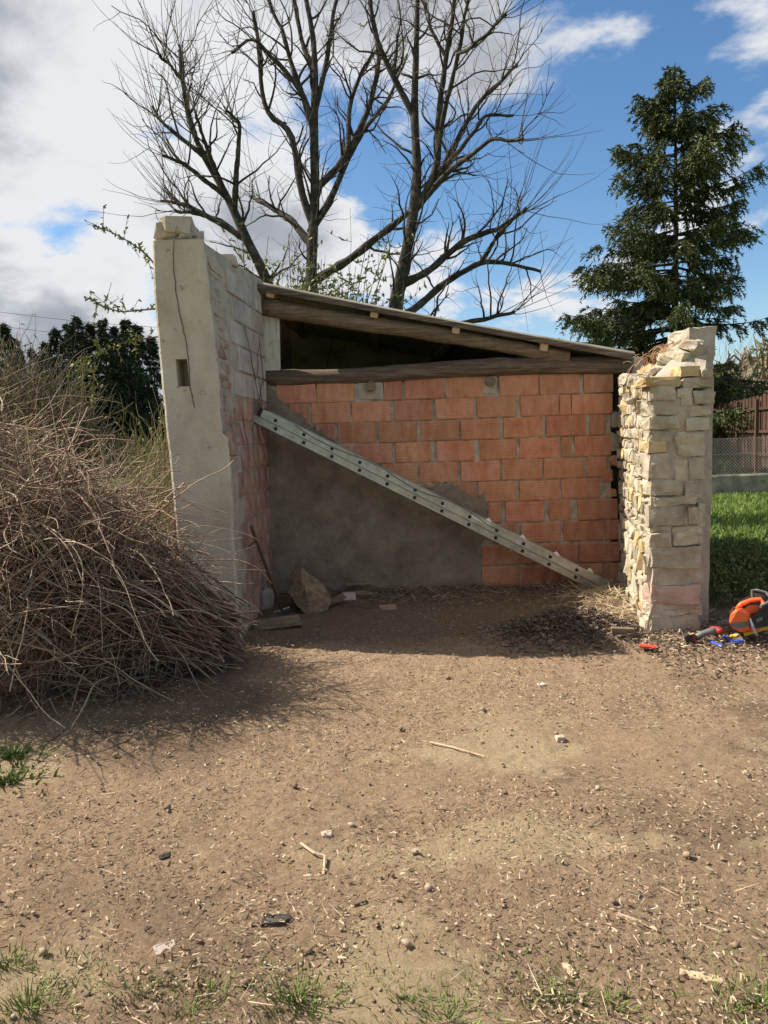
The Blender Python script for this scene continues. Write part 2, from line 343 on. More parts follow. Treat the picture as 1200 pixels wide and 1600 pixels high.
    bp = N.new('ShaderNodeBump'); bp.inputs['Strength'].default_value = 1.0; bp.inputs['Distance'].default_value = .035; L.new(nz(34, 12, .8), bp.inputs['Height']); L.new(bp.outputs[0], b.inputs['Normal'])
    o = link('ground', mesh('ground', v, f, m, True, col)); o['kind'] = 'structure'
    o['label'] = 'bare brown earth strewn with chips and straw, lawn behind'; o['category'] = 'ground'
ground()

# ------------------------------------------------------------------ brick shed behind
YB = G0(800, 917).y; YF = G0(378, 1003).y; YR = G0(1012, 1004).y
def build_shed():
    base = Vector((0.5, YB+1.5, 0))
    shed = thing('brick_shed', base, 'low shed with orange hollow brick front, log beams and a sloping sheet roof', 'shed')
    xl = P(424, 900, YB).x-.02; xr = P(970, 800, YB).x+.10
    zt = P(700, 590, YB).z
    # wall body in mortar, gridded so that its face is uneven
    xe = P(955, 750, YB).x; nx, nz_ = 300, 180; xs = np.linspace(xl, xe, nx); zs = np.linspace(-.12, zt, nz_)
    X, Z = np.meshgrid(xs, zs); Yf = YB+.013+.05*fbm(X*11, Z*11, 5, 5)
    v = np.stack([X, Yf, Z], -1).reshape(-1, 3); id_ = np.arange(nx*nz_).reshape(nz_, nx)
    f = [list(map(int, q)) for q in np.stack([id_[:-1,:-1], id_[:-1,1:], id_[1:,1:], id_[1:,:-1]], -1).reshape(-1, 4)]
    bv, bf = box(xl, xe, YB+.03, YB+.2, -.12, zt)
    wall = part('wall', *joinl([(v, f), (bv, bf)]), MT['mortar'], shed)
    woff = shed.location+wall.location
    # bricks course by course, ends read from the photograph
    rows = [(583, [(432,493),(495,553),(600,628),(632,692),(696,757),(780,841),(843,905),(912,958)]),
            (616, [(453,483),(487,547),(550,610),(616,675),(680,740),(745,806),(813,873),(874.5,891.5),(893,957)]),
            (649, [(494,523),(528,588),(592,652),(657,717),(720,780),(787,848),(853,915),(922,945)]),
            (682, [(520,552),(555,613),(618,673),(682,741),(750,807),(812,873),(877,892),(898,955)]),
            (715, [(540,592),(597,652),(656,715),(720,781),(784,847),(850,912),(917,948)]),
            (748, [(535,580),(585,640),(644,690),(693,742),(747,807),(812,874),(877,937)]),
            (781, [(700,757),(763,783),(790,850),(858,892),(902,965)]),
            (814, [(770,808),(814,876),(880,942),(945,968)]),
            (848, [(753,780),(782,845),(848,903),(905,968)]),
            (881, [(753,812),(816,877),(880,941),(945,968)])]
    bmesh_full = mesh('brick', *chamfer(1, .09, .2, .006), MT['brick'])
    bmesh_full.transform(Matrix.Identity(4))
    for r, (yt, segs) in enumerate(rows):
        yc = yt+16.5
        for a, bb in segs:
            # courses run level in the world: take the row height at x=880
            zc = P(880, yc, YB).z; A = P(a, yc+(880-a)*.035, YB).x; B = P(bb, yc+(880-bb)*.035, YB).x
            o = link('brick', bmesh_full, wall, Vector(((A+B)/2, YB+.040+random.uniform(-.004,.004), zc+random.uniform(-.003,.003)))-woff)
            o.scale = (B-A, 1, 1.0+random.uniform(-.02,.01)); o.rotation_euler = (0, random.uniform(-.006,.006), random.uniform(-.01,.01))
    # broken brick ends at the right edge
    for (x, y, w, h) in [(961,690,16,30),(957,770,20,14),(950,745,22,22),(962,655,14,26),(960,720,12,20)]:
        p = P(x, y, YB); v, f = hull([(p.x+a*w/155, p.y+b*.09+.04, p.z+c*h/155) for a,b,c in stone_pts(1,1,1,.25,6)])
        part('broken_brick', v, f, MT['brick' if h < 25 else 'mortar'], wall)
    # cement patch over the lower left bricks
    out = [(418,598),(436,622),(452,640),(470,646),(486,668),(500,672),(524,690),(530,712),(548,722),(556,742),(590,750),(640,757),(660,772),(690,752),(716,757),(742,778),(757,770),(762,790),(766,830),(752,848),(753,885),(751,922),(423,930)]
    pts = []
    for i, q in enumerate(out):
        n = out[(i+1) % len(out)]
        for k in range(5):
            t = k/5; j = 3.0 if 0 < i < 20 else 0
            pts.append(P(q[0]+(n[0]-q[0])*t+random.uniform(-j,j), q[1]+(n[1]-q[1])*t+random.uniform(-j,j), YB-.012))
    bm = bmesh.new(); fv = [bm.verts.new(p) for p in pts]; fc = bm.faces.new(fv)
    if fc.normal.y > 0: fc.normal_flip()
    ex = bmesh.ops.extrude_face_region(bm, geom=[fc]); 
    for g in ex['geom']:
        if isinstance(g, bmesh.types.BMVert): g.co.y += .035
    bmesh.ops.triangulate(bm, faces=bm.faces); bm.verts.index_update()
    v = [tuple(x.co) for x in bm.verts]; f = [[x.index for x in q.verts] for q in bm.faces]; bm.free()
    part('cement_patch', v, f, MT['cement'], wall)
    for (x, y, rr) in [(579,604,.055),(766,596,.05)]:      # joist ends bedded in mortar
        p = P(x, y, YB); v, f = tube1([(p.x, YB-.045, p.z), (p.x, YB+.1, p.z)], rr, 10); part('joist_end', v, f, MT['log'], wall)
        v, f = hull([(p.x+a*.26*(1 if x < 700 else .55), YB+.03+b*.07, p.z-.035+c*.2) for a,b,c in stone_pts(1,1,1,.12,8)]); part('mortar_bed', v, f, MT['mortar'], wall)
    # beams
    def log(name, a, b, ra, rb, m, sides=12, wob=.02):
        a = Vector(a); b = Vector(b); K = 26; pts = []; rad = []
        for i in range(K):
            t = i/(K-1); p = a.lerp(b, t); pts.append((p.x, p.y+wob*math.sin(t*5+1), p.z+wob*math.sin(t*7+ra*40))); rad.append((ra+(rb-ra)*t)*(1+.05*math.sin(t*23)+random.uniform(-.03,.03)))
        v, f = tube1(pts, rad, sides); v = np.array(v); v += RNG.normal(size=v.shape)*.003
        return part(name, v, f, m, shed, True)
    log('tie_beam', P(413,590,YB+.02), P(985,569,YB+.02), .082, .088, MT['wood'])
    log('rafter', P(413,478,YB-.03), P(888,558,YB-.03), .088, .062, MT['log'], wob=.008)
    a = P(425,536,YB+.05); zt_ = P(425,488,YB).z; zb = P(425,581,YB).z
    v, f = chamfer(.165, .05, zt_-zb, .006); part('post', xf(v, (0,.03,0), (a.x, YB+.02, (zt_+zb)/2)), f, MT['paint'], shed)
    # roof sheet: corrugations run down the slope (to the right), edge towards the camera
    A = P(393,440,YB-.16); B = P(992,552,YB-.16); back = YB+3.2
    d = (B-A); L_ = d.length; nn = 150
    up = Vector((-d.z, 0, d.x)).normalized(); ys = np.linspace(YB-.16, back, nn); prof = .022*np.sin((ys-ys[0])*2*np.pi/.177)
    vs = []; 
    ns = 24
    for j in range(ns+1):
        p = A.lerp(B, j/ns); sag = -.02*math.sin(j/ns*math.pi)
        for i in range(nn): vs.append((p.x+up.x*prof[i], ys[i], p.z+up.z*prof[i]+sag))
    n1 = len(vs); vs += [(x, y, z-.014) for x, y, z in vs]
    fs = []
    for j in range(ns):
        for i in range(nn-1):
            a_ = j*nn+i; fs.append([a_, a_+1, a_+nn+1, a_+nn]); fs.append([n1+a_, n1+a_+nn, n1+a_+nn+1, n1+a_+1])
    for i in range(nn-1):
        fs.append([i, n1+i, n1+i+1, i+1]); k = ns*nn+i; fs.append([k, k+1, n1+k+1, n1+k])
    for j in range(ns):
        k = j*nn; fs.append([k, k+nn, n1+k+nn, n1+k]); k += nn-1; fs.append([k, n1+k, n1+k+nn, k+nn])
    roof = part('roof_sheet', vs, fs, MT['sheet'], shed)
    # edge board under the sheet
    w = Vector((0,1,0)); pts = []
    for p, e in ((A, 0), (B, 0)):
        for dz in (-.018, -.062):
            for dy in (-.005, .02): pts.append((p.x+up.x*dz, YB-.16+dy, p.z+up.z*dz-.005))
    v, f = hull(pts); part('edge_board', v, f, MT['wood'], shed)
    for (x, y) in [(422,456),(585,488),(713,513),(851,540)]:       # purlin ends between rafter and sheet
        p = P(x, y, YB-.15); ang = math.atan2(d.z, d.x)
        v, f = chamfer(.075, 3.2, .095, .005); part('purlin', xf(v, (0,-ang,0), (p.x, YB-.14+1.6, p.z)), f, MT['pale'], shed)
    # walls of the closed room behind: rear wall, right wall (with the dark opening left free above the beam)
    zr = B.z-.1
    v, f = box(xl+.02, xr, back-.3, back-.15, -.1, B.z-.07); part('rear_wall', v, f, MT['block'], shed)
    zl = A.z-.1
    v, f = hull([(xl-.3,back-.3,B.z-.08),(xr-.1,back-.3,B.z-.08),(xl-.3,back-.3,A.z+.02),(xr+.1,back-.3,B.z-.0),(xr+.1,back-.15,B.z-.0),(xl-.3,back-.15,B.z-.08),(xr-.1,back-.15,B.z-.08),(xl-.3,back-.15,A.z+.02)]); part('rear_gable', v, f, MT['block'], shed)
    v, f = box(xr-.02, xr+.2, YB+.21, back-.15, -.1, B.z-.0); part('side_wall', v, f, MT['block'], shed)
    return xl, xr, back, A, B
XL, XR, YBACK, RA, RB = build_shed()

# ------------------------------------------------------------------ rendered wall on the left
def build_left_wall():
    base = Vector((P(330, 1000, YF).x, YF, 0))
    T = thing('rendered_wall', base, 'tall broken wall with pale cement render on its end and bare blocks inside', 'wall')
    def poly(pts, Y):
        w = sorted([(P(x, y, Y).z, P(x, y, Y).x) for x, y in pts]); zs = [a for a, _ in w]; xs = [b for _, b in w]
        return lambda z: float(np.interp(z, zs, xs))
    xr_ = poly([(317,377),(326,450),(335,530),(342,610),(346,676),(356,684),(361,760),(365,850),(371,940),(379,1003),(379,1020)], YF)
    xl_ = poly([(237,370),(240,450),(247,540),(255,630),(263,710),(272,800),(282,900),(290,1003)], YF)
    xb = poly([(409,440),(414,560),(419,700),(426,920)], YB)
    ztop = P(290, 374, YF).z
    # front face as a grid with a real recess for the slot
    hl, hr = P(276, 580, YF).x, P(294, 580, YF).x; h0, h1 = P(285, 604, YF).z, P(285, 561, YF).z
    zs = sorted(set([round(z, 4) for z in np.linspace(-.1, ztop, 76)]+[h0, h1])); nu = 26
    vs = []; fs = []
    us_rows = []
    ucl = (hl-xl_((h0+h1)/2))/(xr_((h0+h1)/2)-xl_((h0+h1)/2)); ucr = (hr-xl_((h0+h1)/2))/(xr_((h0+h1)/2)-xl_((h0+h1)/2))
    us = sorted(set([round(u, 4) for u in np.linspace(0, 1, nu)]+[ucl, ucr])); nu = len(us)
    for z in zs:
        a, b = xl_(z), xr_(z)
        a += .012*float(fbm(np.array(z*6), np.array(3.3), 4, 2)); b += .016*float(fbm(np.array(z*8), np.array(9.3), 4, 5))
        for u in us:
            x = a+(b-a)*u; y = YF+.018*float(fbm(np.array(x*2.5), np.array(z*2.5), 3, 8))+.005*float(fbm(np.array(x*14), np.array(z*14), 2, 31))
            if u in (0, 1): y += .014
            vs.append((x, y, z))
    i0, i1 = zs.index(h0), zs.index(h1); j0, j1 = us.index(ucl), us.index(ucr)
    for i in range(len(zs)-1):
        for j in range(nu-1):
            if i0 <= i < i1 and j0 <= j < j1: continue
            fs.append([i*nu+j, i*nu+j+1, (i+1)*nu+j+1, (i+1)*nu+j])
    # sides, back and top of the pier (0.3 deep on the left, the wall runs on behind)
    n0 = len(vs); D = .34
    for i, z in enumerate(zs):
        a = vs[i*nu]; b = vs[i*nu+nu-1]; vs += [(a[0], YF+D, z), (b[0]-.03, YF+D, z)]
    for i in range(len(zs)-1):
        fs.append([i*nu, (i+1)*nu, n0+2*i+2, n0+2*i]); fs.append([i*nu+nu-1, n0+2*i+1, n0+2*i+3, (i+1)*nu+nu-1]); fs.append([n0+2*i, n0+2*i+2, n0+2*i+3, n0+2*i+1])
    t = len(zs)-1; fs.append([t*nu+j for j in range(nu)]+[n0+2*t+1, n0+2*t])
    # recess
    ring = [(i0,j) for j in range(j0, j1+1)]+[(i,j1) for i in range(i0+1, i1+1)]+[(i1,j) for j in range(j1-1, j0-1, -1)]+[(i,j0) for i in range(i1-1, i0, -1)]
    r0_ = len(vs)
    for (i, j) in ring: p = vs[i*nu+j]; vs.append((p[0], YF+.22, p[2]))
    k = len(ring)
    for q in range(k):
        q2 = (q+1) % k; fs.append([ring[q][0]*nu+ring[q][1], r0_+q, r0_+q2, ring[q2][0]*nu+ring[q2][1]])
    fs.append([r0_+q for q in range(k)])
    part('render_coat', vs, fs, MT['render'], T)
    # the wall core running back to the shed, inner face ruled between pier and brick wall
    def S_(s, z): return Vector((xr_(z)+(xb(z)-xr_(z))*s, YF+(YB+.0-YF)*s, z))
    ztp = P(409, 442, YB).z
    def top(s): return ztop-.02+(ztp-ztop+.05)*s
    ns, nz_ = 40, 60; vs = []; fs = []
    for i in range(nz_+1):
        for j in range(ns+1):
            s = j/ns; z = -.1+(top(s)+.1)*i/nz_; p = S_(s, z)
            vs.append((p.x-.006+.03*float(fbm(np.array(p.y*9), np.array(z*9), 4, 14)), p.y+.02, p.z))
    n1 = len(vs)
    for i in range(nz_+1):
        for j in range(ns+1):
            s = j/ns; z = -.1+(top(s)+.1)*i/nz_; vs.append((min(xl_(z)+.02, S_(s, z).x-.35), YF+.02+(YB-YF)*s, z))
    w = ns+1
    for i in range(nz_):
        for j in range(ns):
            a = i*w+j; fs.append([a, a+1, a+w+1, a+w]); fs.append([n1+a, n1+a+w, n1+a+w+1, n1+a+1])
    for j in range(ns):
        a = nz_*w+j; fs.append([a, a+1, n1+a+1, n1+a])
    core = part('core', vs, fs, MT['plaster'], T)
    # wall behind the shed front (carries the roof on the left)
    v, f = box(XL-.35, XL, YB+.22, YBACK-.15, -.1, RA.z-.02); part('shed_side', v, f, MT['block'], T)
    # blocks and bricks of the inner face
    def block(s0, s1, z0, z1, m, proud, name):
        j = .004
        def q(s, z, o): p = S_(s, z); return (p.x+o, p.y, p.z)
        ds = j/(YB-YF); e = .006; de = e/(YB-YF)
        pr = proud+random.uniform(-.003,.003); tw = [random.uniform(-.003,.003) for _ in range(4)]
        pts = [q(s0+ds+de, z0+j+e, pr+tw[0]), q(s1-ds-de, z0+j+e, pr+tw[1]), q(s1-ds-de, z1-j-e, pr+tw[2]), q(s0+ds+de, z1-j-e, pr+tw[3]),
               q(s0+ds, z0+j, pr-e), q(s1-ds, z0+j, pr-e), q(s1-ds, z1-j, pr-e), q(s0+ds, z1-j, pr-e),
               q(s0+ds, z0+j, -.09), q(s1-ds, z0+j, -.09), q(s1-ds, z1-j, -.09), q(s0+ds, z1-j, -.09)]
        v, f = hull(pts); part(name, v, f, m, core)
    zc = .04; k = 0; red_top = P(380, 655, (YF+YB)/2).z
    while zc < ztop-.12:
        h = .2+random.uniform(-.008,.012); red = zc < red_top
        s = .30 if not red else .17
        s += (.0 if k % 2 else .10)+random.uniform(-.02,.02)
        while s < .97:
            ln = (.15 if red else .19)*random.uniform(.85,1.15)
            e = s+ln
            if e > .93: e = 1.0
            if zc+h < top(e)-.02: block(s, e, zc, zc+h, MT['oldbrick' if red else 'block'], random.uniform(.002,.012), 'brick' if red else 'block')
            s = e
        zc += h+.008; k += 1
    # jagged broken edge between the render and the blocks
    z = P(340, 668, YF).z
    v, f = hull([tuple(S_(.03+ .1*(a+.5), z-.12+c*.21)+Vector((b*.06+.012,0,0))) for a,b,c in stone_pts(1,1,1,.1,6)]); part('brick', v, f, MT['oldbrick'], core)
    z += .02
    while z < ztop-.1:
        h = random.uniform(.05,.13); s0 = random.uniform(.03,.09); s1 = random.uniform(.18,.29)
        v, f = hull([tuple(S_((s0+s1)/2+(s1-s0)*a, z+h/2+c*h)+Vector((b*.045-.012+random.uniform(-.015,.002),0,0))) for a,b,c in stone_pts(1,1,1,.25,8)])
        part('broken_brick', v, f, MT['oldbrick' if random.random() < .6 and z < 2.4 else 'plaster'], core); z += h*random.uniform(.8,1.2)
    # rubble on the crown
    for i in range(26):
        s = random.random()**1.3; u = random.uniform(.15,.9); z = top(s); zx = min(z, ztop); xa = xl_(zx); x = xa+(S_(s, zx).x-xa)*u
        q = random.uniform(.06,.15); hgt = .10 if s < .15 else .02
        v, f = hull([(x+a*q*1.3, YF+.05+(YB-YF-.1)*s+b*q, z+random.uniform(0,hgt)+c*q*.8) for a,b,c in stone_pts(1,1,1,.25,8)]); part('rubble_stone', v, f, MT['plaster'], T)
    for (x, y, q) in [(262,362,.17),(282,358,.20),(298,364,.13),(272,352,.12),(288,350,.09)]:
        p = P(x, y, YF+.14); v, f = hull([(p.x+a*q*1.25, p.y+b*q*1.3, p.z+c*q*.8) for a,b,c in stone_pts(1,1,1,.25,9)]); part('rubble_stone', v, f, MT['plaster'], T)
    # thin dead vine hanging on the render
    pts = [P(x, y, YF-.012) for x, y in [(276,352),(271,375),(271,420),(275,460),(283,500),(291,535),(295,570),(297,605),(304,636)]]
    K = 40; t = np.linspace(0, len(pts)-1, K); arr = np.array(pts); path = np.stack([np.interp(t, range(len(pts)), arr[:,i]) for i in range(3)], 1); path[:,0] += RNG.normal(size=K)*.002
    v, f = tube1(path, .0035, 4); o = solo('dead_vine', v, f, MT['twig'], 'thin dead vine stem hanging down the pale rendered wall end', 'vine')
    vl = []
    for _ in range(10):
        s = random.uniform(.3,.95); z = random.uniform(1.7,2.9); p = S_(s, z); pp = []
        d = random.uniform(-1,1)
        for i in range(9): pp.append((xr_(z)+(xb(z)-xr_(z))*s+.02, YF+(YB-YF)*s, z)); s = min(.98, max(.25, s+.02*d+random.uniform(-.02,.02))); z -= random.uniform(.03,.08)
        vl.append((np.array(pp), .003))
    v, f = tubes([a for a, _ in vl], np.full((len(vl), 9), .003), 4)
    solo('ivy_remains', v, f, MT['rust'], 'dark dead ivy stems clinging to the blocks inside the rendered wall', 'ivy', kind='stuff')
    return S_
WALL_S = build_left_wall()

# ------------------------------------------------------------------ stone pier on the right
def build_pier():
    x0 = P(1012, 900, YR).x; base = Vector((x0+.2, YR+.3, 0))
    T = thing('stone_pier', base, 'ruined rubble stone pier with a sunlit inner side and ragged top', 'pier')
    fl = lambda z: P(1012, 800, YR).x-.004; 
    xi0 = P(1011, 900, YR).x; xi1 = P(967, 760, YB).x
    xrf = P(1097, 800, YR).x
    YE = YB-.05
    def inner(s, z): return Vector((xi0+(xi1-xi0)*s, YR+(YE-YR)*s, z))
    zf = P(1012, 606, YR).z; zb = P(966, 590, YB).z
    def top(s): return zf+(zb-zf)*s
    # core
    pts = []
    for (x, y) in ((xi0+.015, YR+.007), (xrf-.03, YR+.007), (xi1+.03, YE), (xi1+.62, YE)):
        z = zf-.03 if y < YR+.1 else zb-.03
        for zz in (-.15, z): pts.append((x, y, zz))
    v, f = hull(pts); bm = bmesh.new(); bvs = [bm.verts.new(p) for p in v]; [bm.faces.new([bvs[i] for i in q]) for q in f]
    bmesh.ops.subdivide_edges(bm, edges=bm.edges, cuts=22, use_grid_fill=True); bmesh.ops.triangulate(bm, faces=bm.faces)
    for p in bm.verts:
        n = .10*float(fbm(np.array((p.co.x+p.co.y)*8), np.array(p.co.z*8), 5, 3)); p.co.x -= n*.7; p.co.y += n
    bm.verts.index_update(); v = [tuple(p.co) for p in bm.verts]; f = [[x.index for x in q.verts] for q in bm.faces]; bm.free()
    core = part('core', v, f, MT['plaster'], T)
    def stone(ctr, a, b, c, m, rot=(0,0,0), j=.14, name='stone', n=10):
        v, f = hull(stone_pts(a, b, c, j, n))
        if max(a, b, c) > .13: v, f = roughen(v, f, 2 if max(a, c) > .2 else 1, .06*min(a, b, c)+.010)
        part(name, xf(v, rot, ctr), f, m, core)
    # front face, stone by stone from the photograph
    z5 = [(365,465,605,528,'o'),(615,470,838,538,'s'),(612,395,748,465,'o'),(752,420,832,472,'s'),(400,530,582,622,'s'),(584,545,692,605,'s'),(698,568,840,648,'s'),(400,625,605,718,'s'),(612,610,690,660,'s'),(672,662,825,724,'s'),(405,728,608,812,'s'),(655,738,812,825,'s'),(400,828,545,892,'s'),(388,893,525,970,'o'),(580,838,790,995,'s'),(395,976,545,1145,'s'),(578,1030,672,1165,'s'),(670,1005,778,1155,'s')]
    z6 = [(405,45,625,145,'s'),(635,70,760,170,'s'),(410,160,715,204,'s'),(405,210,655,345,'s'),(725,200,778,352,'s'),(660,215,722,340,'s'),(405,352,550,395,'s'),(560,350,770,398,'s'),(405,398,552,490,'s'),(556,398,765,480,'s'),(405,492,775,620,'s'),(410,622,765,745,'s'),(402,750,766,864,'p'),(415,866,770,958,'s'),(395,958,755,1135,'s')]
    for lst, oy in ((z5, 480), (z6, 740)):
        for a, b_, c, d, k in lst:
            A = P(920+a*.2333, oy+b_*.2333, YR); B = P(920+c*.2333, oy+d*.2333, YR); w = B.x-A.x; h = A.z-B.z
            dp = .2; stone(((A.x+B.x)/2, YR+dp/2-random.uniform(.0,.03), (A.z+B.z)/2), w*1.04, dp, h*1.06, MT[{'s':'stone','o':'ochre','p':'pink'}[k]], (random.uniform(-.05,.05), random.uniform(-.04,.04), random.uniform(-.05,.05)), .10, n=14)
    # inner face: small courses of rubble
    ang = math.atan2(xi0-xi1, YE-YR); z = .02; ln_tot = (YE-YR)
    while z < max(zf, zb)-.02:
        h = random.uniform(.07,.16); s = .03+random.uniform(0,.04)
        while s < .98:
            l = random.uniform(.10,.30)/ln_tot; e = min(s+l, 1.0)
            if z+h*.6 < top((s+e)/2)+.03:
                p = inner((s+e)/2, z+h/2)
                stone((p.x+.035+random.uniform(-.012,.014), p.y, p.z+random.uniform(-.015,.015)), .13, (e-s)*ln_tot*random.uniform(.9,1.05), h*random.uniform(.85,1.08), MT['ochre' if random.random() < .16 else 'stone'], (random.uniform(-.08,.08), random.uniform(-.1,.1), ang+random.uniform(-.08,.08)), .18, n=8)
            s = e+.008
        z += h+.004
    # rubble slope on top rising to the right
    for i in range(75):
        px = random.uniform(985, 1090); t = (px-985)/105; py = 598-62*t+random.uniform(-5, 28*(1-t)+14); Y = YR+.15+1.5*(1-t)*random.random()+.25
        p = P(px, py, Y); q = random.uniform(.05,.14)
        stone(tuple(p), q*1.5, q*1.2, q*.8, MT['stone' if random.random() < .8 else 'ochre'], (random.uniform(-.4,.4), random.uniform(-.4,.4), random.random()*3), .22, 'rubble_stone', 8)
    pts = []
    for (px, py, Y) in [(990,600,YB-.2),(1015,600,YR+.15),(1100,590,YR+.12),(1112,590,YR+.8),(1062,548,YR+.5),(1106,546,YR+.4),(1108,546,YR+.8),(1010,580,YB-.3)]: pts.append(tuple(P(px, py, Y)))
    v, f = hull(pts); part('rubble_fill', v, f, MT['plaster'], core)
    YT = YR+.45
    for (a, b_, c, d, dep) in [(1072,511,1118,545,.34),(1058,543,1114,577,.4)]:
        A = P(a, b_, YT); B = P(c, d, YT); stone(((A.x+B.x)/2, YT+dep/2, (A.z+B.z)/2), (B.x-A.x)*1.05, dep, (A.z-B.z)*1.05, MT['plaster'], (0, random.uniform(-.06,.06), .1), .09, 'top_block', 16)
    # plastered outer skin showing as a strip on the right
    A = P(1094, 590, YR+.16); B = P(1121, 590, YR+.16); zt = A.z
    n = 40; vs = []; fs = []
    for i in range(n+1):
        z = -.12+(zt+.12)*i/n; j = .018*float(fbm(np.array(z*6), np.array(1.2), 4, 3)); lean = .03*(1-i/n)
        for x, y in ((A.x-.06, YR+.15), (B.x-.05+j-lean+.02, YR+.15+j*.5), (B.x+.1+j, YE+.1), (A.x+.1, YE+.1)): vs.append((x, y, z))
    for i in range(n):
        for k in range(4): fs.append([i*4+k, i*4+(k+1) % 4, i*4+4+(k+1) % 4, i*4+4+k])
    fs.append([n*4+k for k in range(4)]); part('outer_plaster', vs, fs, MT['plaster'], T)
    # dry twigs caught on the top
    N_ = 60; b0 = np.array([P(random.uniform(985,1072), 0, YR+1).x for _ in range(N_)])
    bp = []; 
    for i in range(N_):
        px = random.uniform(988,1072); t = (px-988)/84; p = P(px, 566-38*t+random.uniform(-6,10), YR+.5+1.0*(1-t)); bp.append(p)
    bp = np.array(bp); d = np.stack([RNG.normal(.3,.8,N_), RNG.normal(0,.6,N_), RNG.normal(.15,.4,N_)], 1); d /= np.linalg.norm(d, axis=1, keepdims=True)
    K = 6; L_ = RNG.uniform(.08,.28,N_); tt = np.linspace(-.5,.5,K)[None,:,None]; path = bp[:,None,:]+d[:,None,:]*tt*L_[:,None,None]; path[:,:,2] -= (tt[:,:,0]**2)*RNG.uniform(.1,.5,(N_,1))
    v, f = tubes(path, np.full((N_,K), .0035), 3); solo('dry_twigs', v, f, mat('rust_twig', [(.30,.17,.09),(.42,.27,.15)], 9, .9, 0), 'rusty brown dry twigs caught on top of the stone pier', 'twigs', kind='stuff')
build_pier()

# ------------------------------------------------------------------ ladder
def build_ladder():
    A = Vector((WALL_S(.42, 1.75).x+.05, 0, 0)); Yn = YB-.62
    A = P(402, 648, Yn); B = G(952, 938); B = P(950, 932, YB-.50); B.z = max(B.z, float(gh(B.x, B.y))+.03)
    T = thing('ladder', (B.x, B.y, float(gh(B.x, B.y))), 'aluminium extension ladder leaning diagonally across the brick wall', 'ladder')
    d = (B-A); L_ = d.length; ux = d.normalized(); uy = Vector((0,1,0)); uy = (uy-ux*uy.dot(ux)).normalized(); uz = ux.cross(uy)
    if uz.z < 0: uz = -uz
    def fr(a, y, z): return A+ux*a+uy*y+uz*z
    def bar(name, a0, a1, y0, y1, z0, z1, m):
        v = [fr(a, y, z) for a in (a0,a1) for y in (y0,y1) for z in (z0,z1)]; _, f = box(0,1,0,1,0,1); return part(name, v, f, m, T)
    for sec, (z0, z1, a0, a1, yo) in enumerate([(.0, .066, 0.02, L_, 0), (-.068, -.016, -.04, L_-.06, .028)]):
        for y in (yo, .34-yo):
            # channel-shaped stile: web and two flanges
            b = [fr(a, yy, zz) for a in (a0,a1) for yy, zz in ((y,z0),(y+.004,z0),(y+.004,z1),(y,z1))]
            st = joinl([(b, [[0,1,5,4],[1,2,6,5],[2,3,7,6],[3,0,4,7],[0,3,2,1],[4,5,6,7]])]+
                       [([fr(a, yy, zz) for a in (a0,a1) for yy, zz in ((y-.006,q0),(y+.026,q0),(y+.026,q1),(y-.006,q1))], [[0,1,5,4],[1,2,6,5],[2,3,7,6],[3,0,4,7],[0,3,2,1],[4,5,6,7]]) for q0, q1 in ((z0-.004,z0+.008),(z1-.008,z1+.004))]+[([fr(a, yy, zz) for a in (a0,a1) for yy, zz in ((y-.004,q0),(y+.001,q0),(y+.001,q1),(y-.004,q1))], [[0,1,5,4],[1,2,6,5],[2,3,7,6],[3,0,4,7],[0,3,2,1],[4,5,6,7]]) for q0, q1 in (((z0+.042,z0+.046),(z0+.052,z0+.055)) if sec == 0 else ((z0+.018,z0+.023),))])
            part('stile', *st, MT['alu'], T)
        n = 13
        for i in range(n):
            a = .17+i*.284+(.03 if sec else 0)
            if a > a1-.08: break
            zc = z0+.027 if sec == 0 else z1-.025
            r = bar('rung', a-.014, a+.014, yo+.004, .336-yo, zc-.014, zc+.014, MT['alu'])
            v = [fr(aa, yy, zz) for aa in (a-.015,a+.015) for yy in (yo-.005,yo+.003) for zz in (zc-.015,zc+.015)]; part('rung_plug', v, box(0,1,0,1,0,1)[1], MT['black'], r)
    for a in (L_-.26, L_-.62, L_-.98, L_-1.34):       # pale guide brackets near the foot
        v, f = hull([fr(a, .0, .071), fr(a+.07, .0, .071), fr(a+.015, .0, .098), fr(a+.03, .0, .095), fr(a, .02, .071), fr(a+.07, .02, .071), fr(a+.015, .02, .098)]); part('bracket', v, f, MT['white'], T)
    v = [fr(a, y, z) for a in (L_-1.48, L_-1.28) for y in (-.0045,-.002) for z in (.030,.056)]; part('sticker', v, box(0,1,0,1,0,1)[1], MT['white'], T)
    for y in (0, .31):
        v = [fr(a, yy, z) for a in (-.005,.03) for yy in (y-.008,y+.034) for z in (-.006,.071)]; part('end_cap', v, box(0,1,0,1,0,1)[1], MT['black'], T)
        v = [fr(a, yy, z) for a in (L_-.02,L_+.03) for yy in (y-.008,y+.034) for z in (-.006,.071)]; part('foot', v, box(0,1,0,1,0,1)[1], MT['grey'], T)
    a = np.linspace(.35, L_-1.2, 40); path = [fr(x, -.012, .06+.02*math.sin(x*7)-.015*(x % .6)) for x in a]; v, f = tube1(path, .004, 5); part('rope', v, f, MT['grey'], T)
build_ladder()

